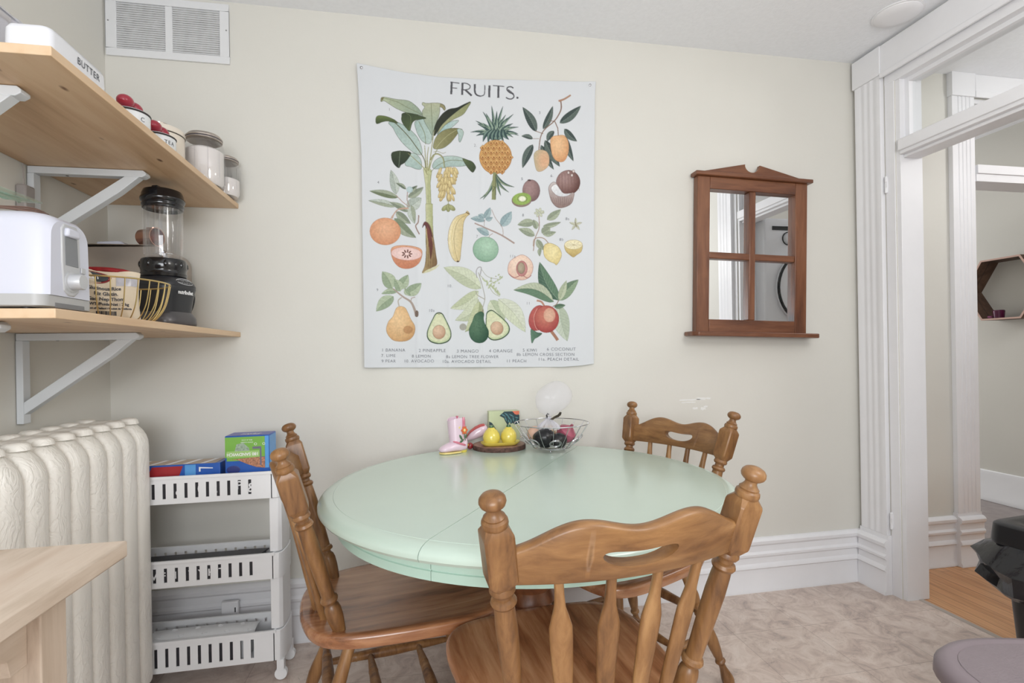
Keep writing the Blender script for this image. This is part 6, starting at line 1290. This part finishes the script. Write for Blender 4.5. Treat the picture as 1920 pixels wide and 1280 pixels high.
def make_tapestry():
    NU, NV = 600, 760
    s_, t_ = np.meshgrid(np.linspace(0, 1, NU), np.linspace(0, 1, NV))
    Lx = np.interp(t_, [0, .08, .3, 1], [668, 671, 677, 682.5]); Rx = np.interp(t_, [0, .05, .3, .8, 1], [1119, 1117.5, 1116, 1115, 1115.5])
    Ty = np.interp(s_, [0, .1, .2, .35, .5, .75, .92, 1], [115, 124, 133, 141, 145.5, 147.5, 149.5, 150]); By = np.interp(s_, [0, .02, .5, .86, .95, 1], [689, 689.5, 688.5, 688, 685, 682])
    u = Lx + (Rx-Lx)*s_; v = Ty + (By-Ty)*t_
    x, z = wallxz(u, v); y = cloth_y(u, v)
    fu = np.clip((u-PR.X0)*PR.S-.5, 0, PR.im.shape[1]-2); fv = np.clip((v-PR.Y0)*PR.S-.5, 0, PR.im.shape[0]-2)
    sm = PR.im.copy(); sm[1:-1, 1:-1] = (PR.im[1:-1, 1:-1]*2 + PR.im[:-2, 1:-1] + PR.im[2:, 1:-1] + PR.im[1:-1, :-2] + PR.im[1:-1, 2:])/6
    iu = fu.astype(int); iv = fv.astype(int); a = (fu-iu)[..., None]; b = (fv-iv)[..., None]
    c = (sm[iv, iu]*(1-a)+sm[iv, iu+1]*a)*(1-b)+(sm[iv+1, iu]*(1-a)+sm[iv+1, iu+1]*a)*b
    co = np.stack([x, y, z], -1).reshape(-1, 3).astype(np.float32); n = NU*NV
    me = bpy.data.meshes.new('printed_cloth'); idx = np.arange(n).reshape(NV, NU)
    q = np.stack([idx[:-1, :-1], idx[1:, :-1], idx[1:, 1:], idx[:-1, 1:]], -1).reshape(-1, 4); nf = len(q)
    me.vertices.add(n); me.vertices.foreach_set('co', co.ravel()); me.loops.add(nf*4); me.loops.foreach_set('vertex_index', q.ravel().astype(np.int32))
    me.polygons.add(nf); me.polygons.foreach_set('loop_start', np.arange(0, nf*4, 4, dtype=np.int32)); me.update(calc_edges=True); me.polygons.foreach_set('use_smooth', np.ones(nf, bool))
    sr = np.clip(c.reshape(-1, 3)/255., 0, 1); ln_ = np.where(sr <= .04045, sr/12.92, ((sr+.055)/1.055)**2.4)
    at = me.color_attributes.new('print', 'FLOAT_COLOR', 'POINT'); at.data.foreach_set('color', np.concatenate([ln_, np.ones((n, 1))], 1).astype(np.float32).ravel())
    m, nt, p = newmat('printed_cotton'); an = N(nt, 'ShaderNodeAttribute'); an.attribute_name = 'print'; nt.links.new(an.outputs['Color'], p.inputs['Base Color']); p.inputs['Roughness'].default_value = .85
    tc = N(nt, 'ShaderNodeTexCoord'); nn = N(nt, 'ShaderNodeTexNoise', i_Scale=700.0, i_Detail=2.0); nt.links.new(tc.outputs['Object'], nn.inputs['Vector']); bu = N(nt, 'ShaderNodeBump'); bu.inputs['Strength'].default_value = .12; bu.inputs['Distance'].default_value = .001
    nt.links.new(nn.outputs['Fac'], bu.inputs['Height']); nt.links.new(bu.outputs['Normal'], p.inputs['Normal'])
    me.materials.append(m); o = bpy.data.objects.new('printed_cloth', me); COL.objects.link(o)
    md = o.modifiers.new('solid', 'SOLIDIFY'); md.thickness = .0012; md.offset = 1
    return o
tp = thing('fruit_tapestry', 'white cloth wall hanging printed with fruits and the title FRUITS, pinned to the back wall', 'wall hanging', (0, 0, 0))
cl = make_tapestry(); cl.parent = tp
def on_cloth(u, v, e=.0028):
    x, z = wallxz(u, v); return (float(x), float(cloth_y(u, v)) - e, float(z))
M_print_ink = mat('soft_grey_print', (122, 124, 132), .8, var=0)
def caption(items, size, name, base):
    for s_, cx, cy in items:
        mb = MB(); add_text(mb, s_, size, lambda x, y: on_cloth(base[0] + cx/4 + x, base[1] + cy/4 - y), align='LEFT', space=1.12, bold=-.06); mb.build(name, M_print_ink, cl, smooth=0)
B_ = (660, 380); A_ = (660, 100)
caption([('1 BANANA', 220, 1105), ('2 PINEAPPLE', 500, 1108), ('3 MANGO', 786, 1113), ('4 ORANGE', 1030, 1111), ('5 KIWI', 1284, 1106), ('6 COCONUT', 1468, 1098)], 8.4, 'caption_line', B_)
caption([('7. LIME', 218, 1147), ('8 LEMON', 448, 1151), ('8a LEMON TREE FLOWER', 706, 1155), ('8b LEMON CROSS SECTION', 1238, 1138)], 8.0, 'caption_line', B_)
caption([('9 PEAR', 220, 1188), ('10. AVOCADO', 388, 1188), ('10a. AVOCADO DETAIL', 676, 1191), ('11 PEACH', 1160, 1187), ('11a. PEACH DETAIL', 1402, 1174)], 8.0, 'caption_line', B_)
caption([('1', 272, 412), ('2.', 916, 682), ('3', 1406, 434), ('4', 188, 962), ('5', 1272, 934), ('6.', 1494, 910)], 7.5, 'figure_number', A_)
caption([('7', 932, 250), ('8', 1280, 88), ('8a', 1606, 116), ('8b', 1560, 272), ('9', 182, 652), ('10.', 714, 622), ('10a', 574, 806), ('11a', 1184, 398), ('11', 1310, 752)], 7.5, 'figure_number', B_)
M_pin = mat('nickel_pin', (190, 190, 194), .2, 1.0, var=0)
for u, v, lb in ((677, 124, 'silver push pin in the left top corner of the fruit wall hanging'), (1108, 157, 'silver push pin in the right top corner of the fruit wall hanging')):
    x, y, z = on_cloth(u, v, .001); mb = MB(); mb.M = Matrix.Translation((x, y, z)) @ Matrix.Rotation(PI/2, 4, 'X'); mb.lathe([(.0045, 0), (.006, .001), (.0055, .003), (.003, .005), (.0001, .0055)], 20); mb.lathe([(.0008, -.014), (.0008, .0005)], 8)
    tag(mb.build('push_pin', M_pin, None), lb, 'pin')
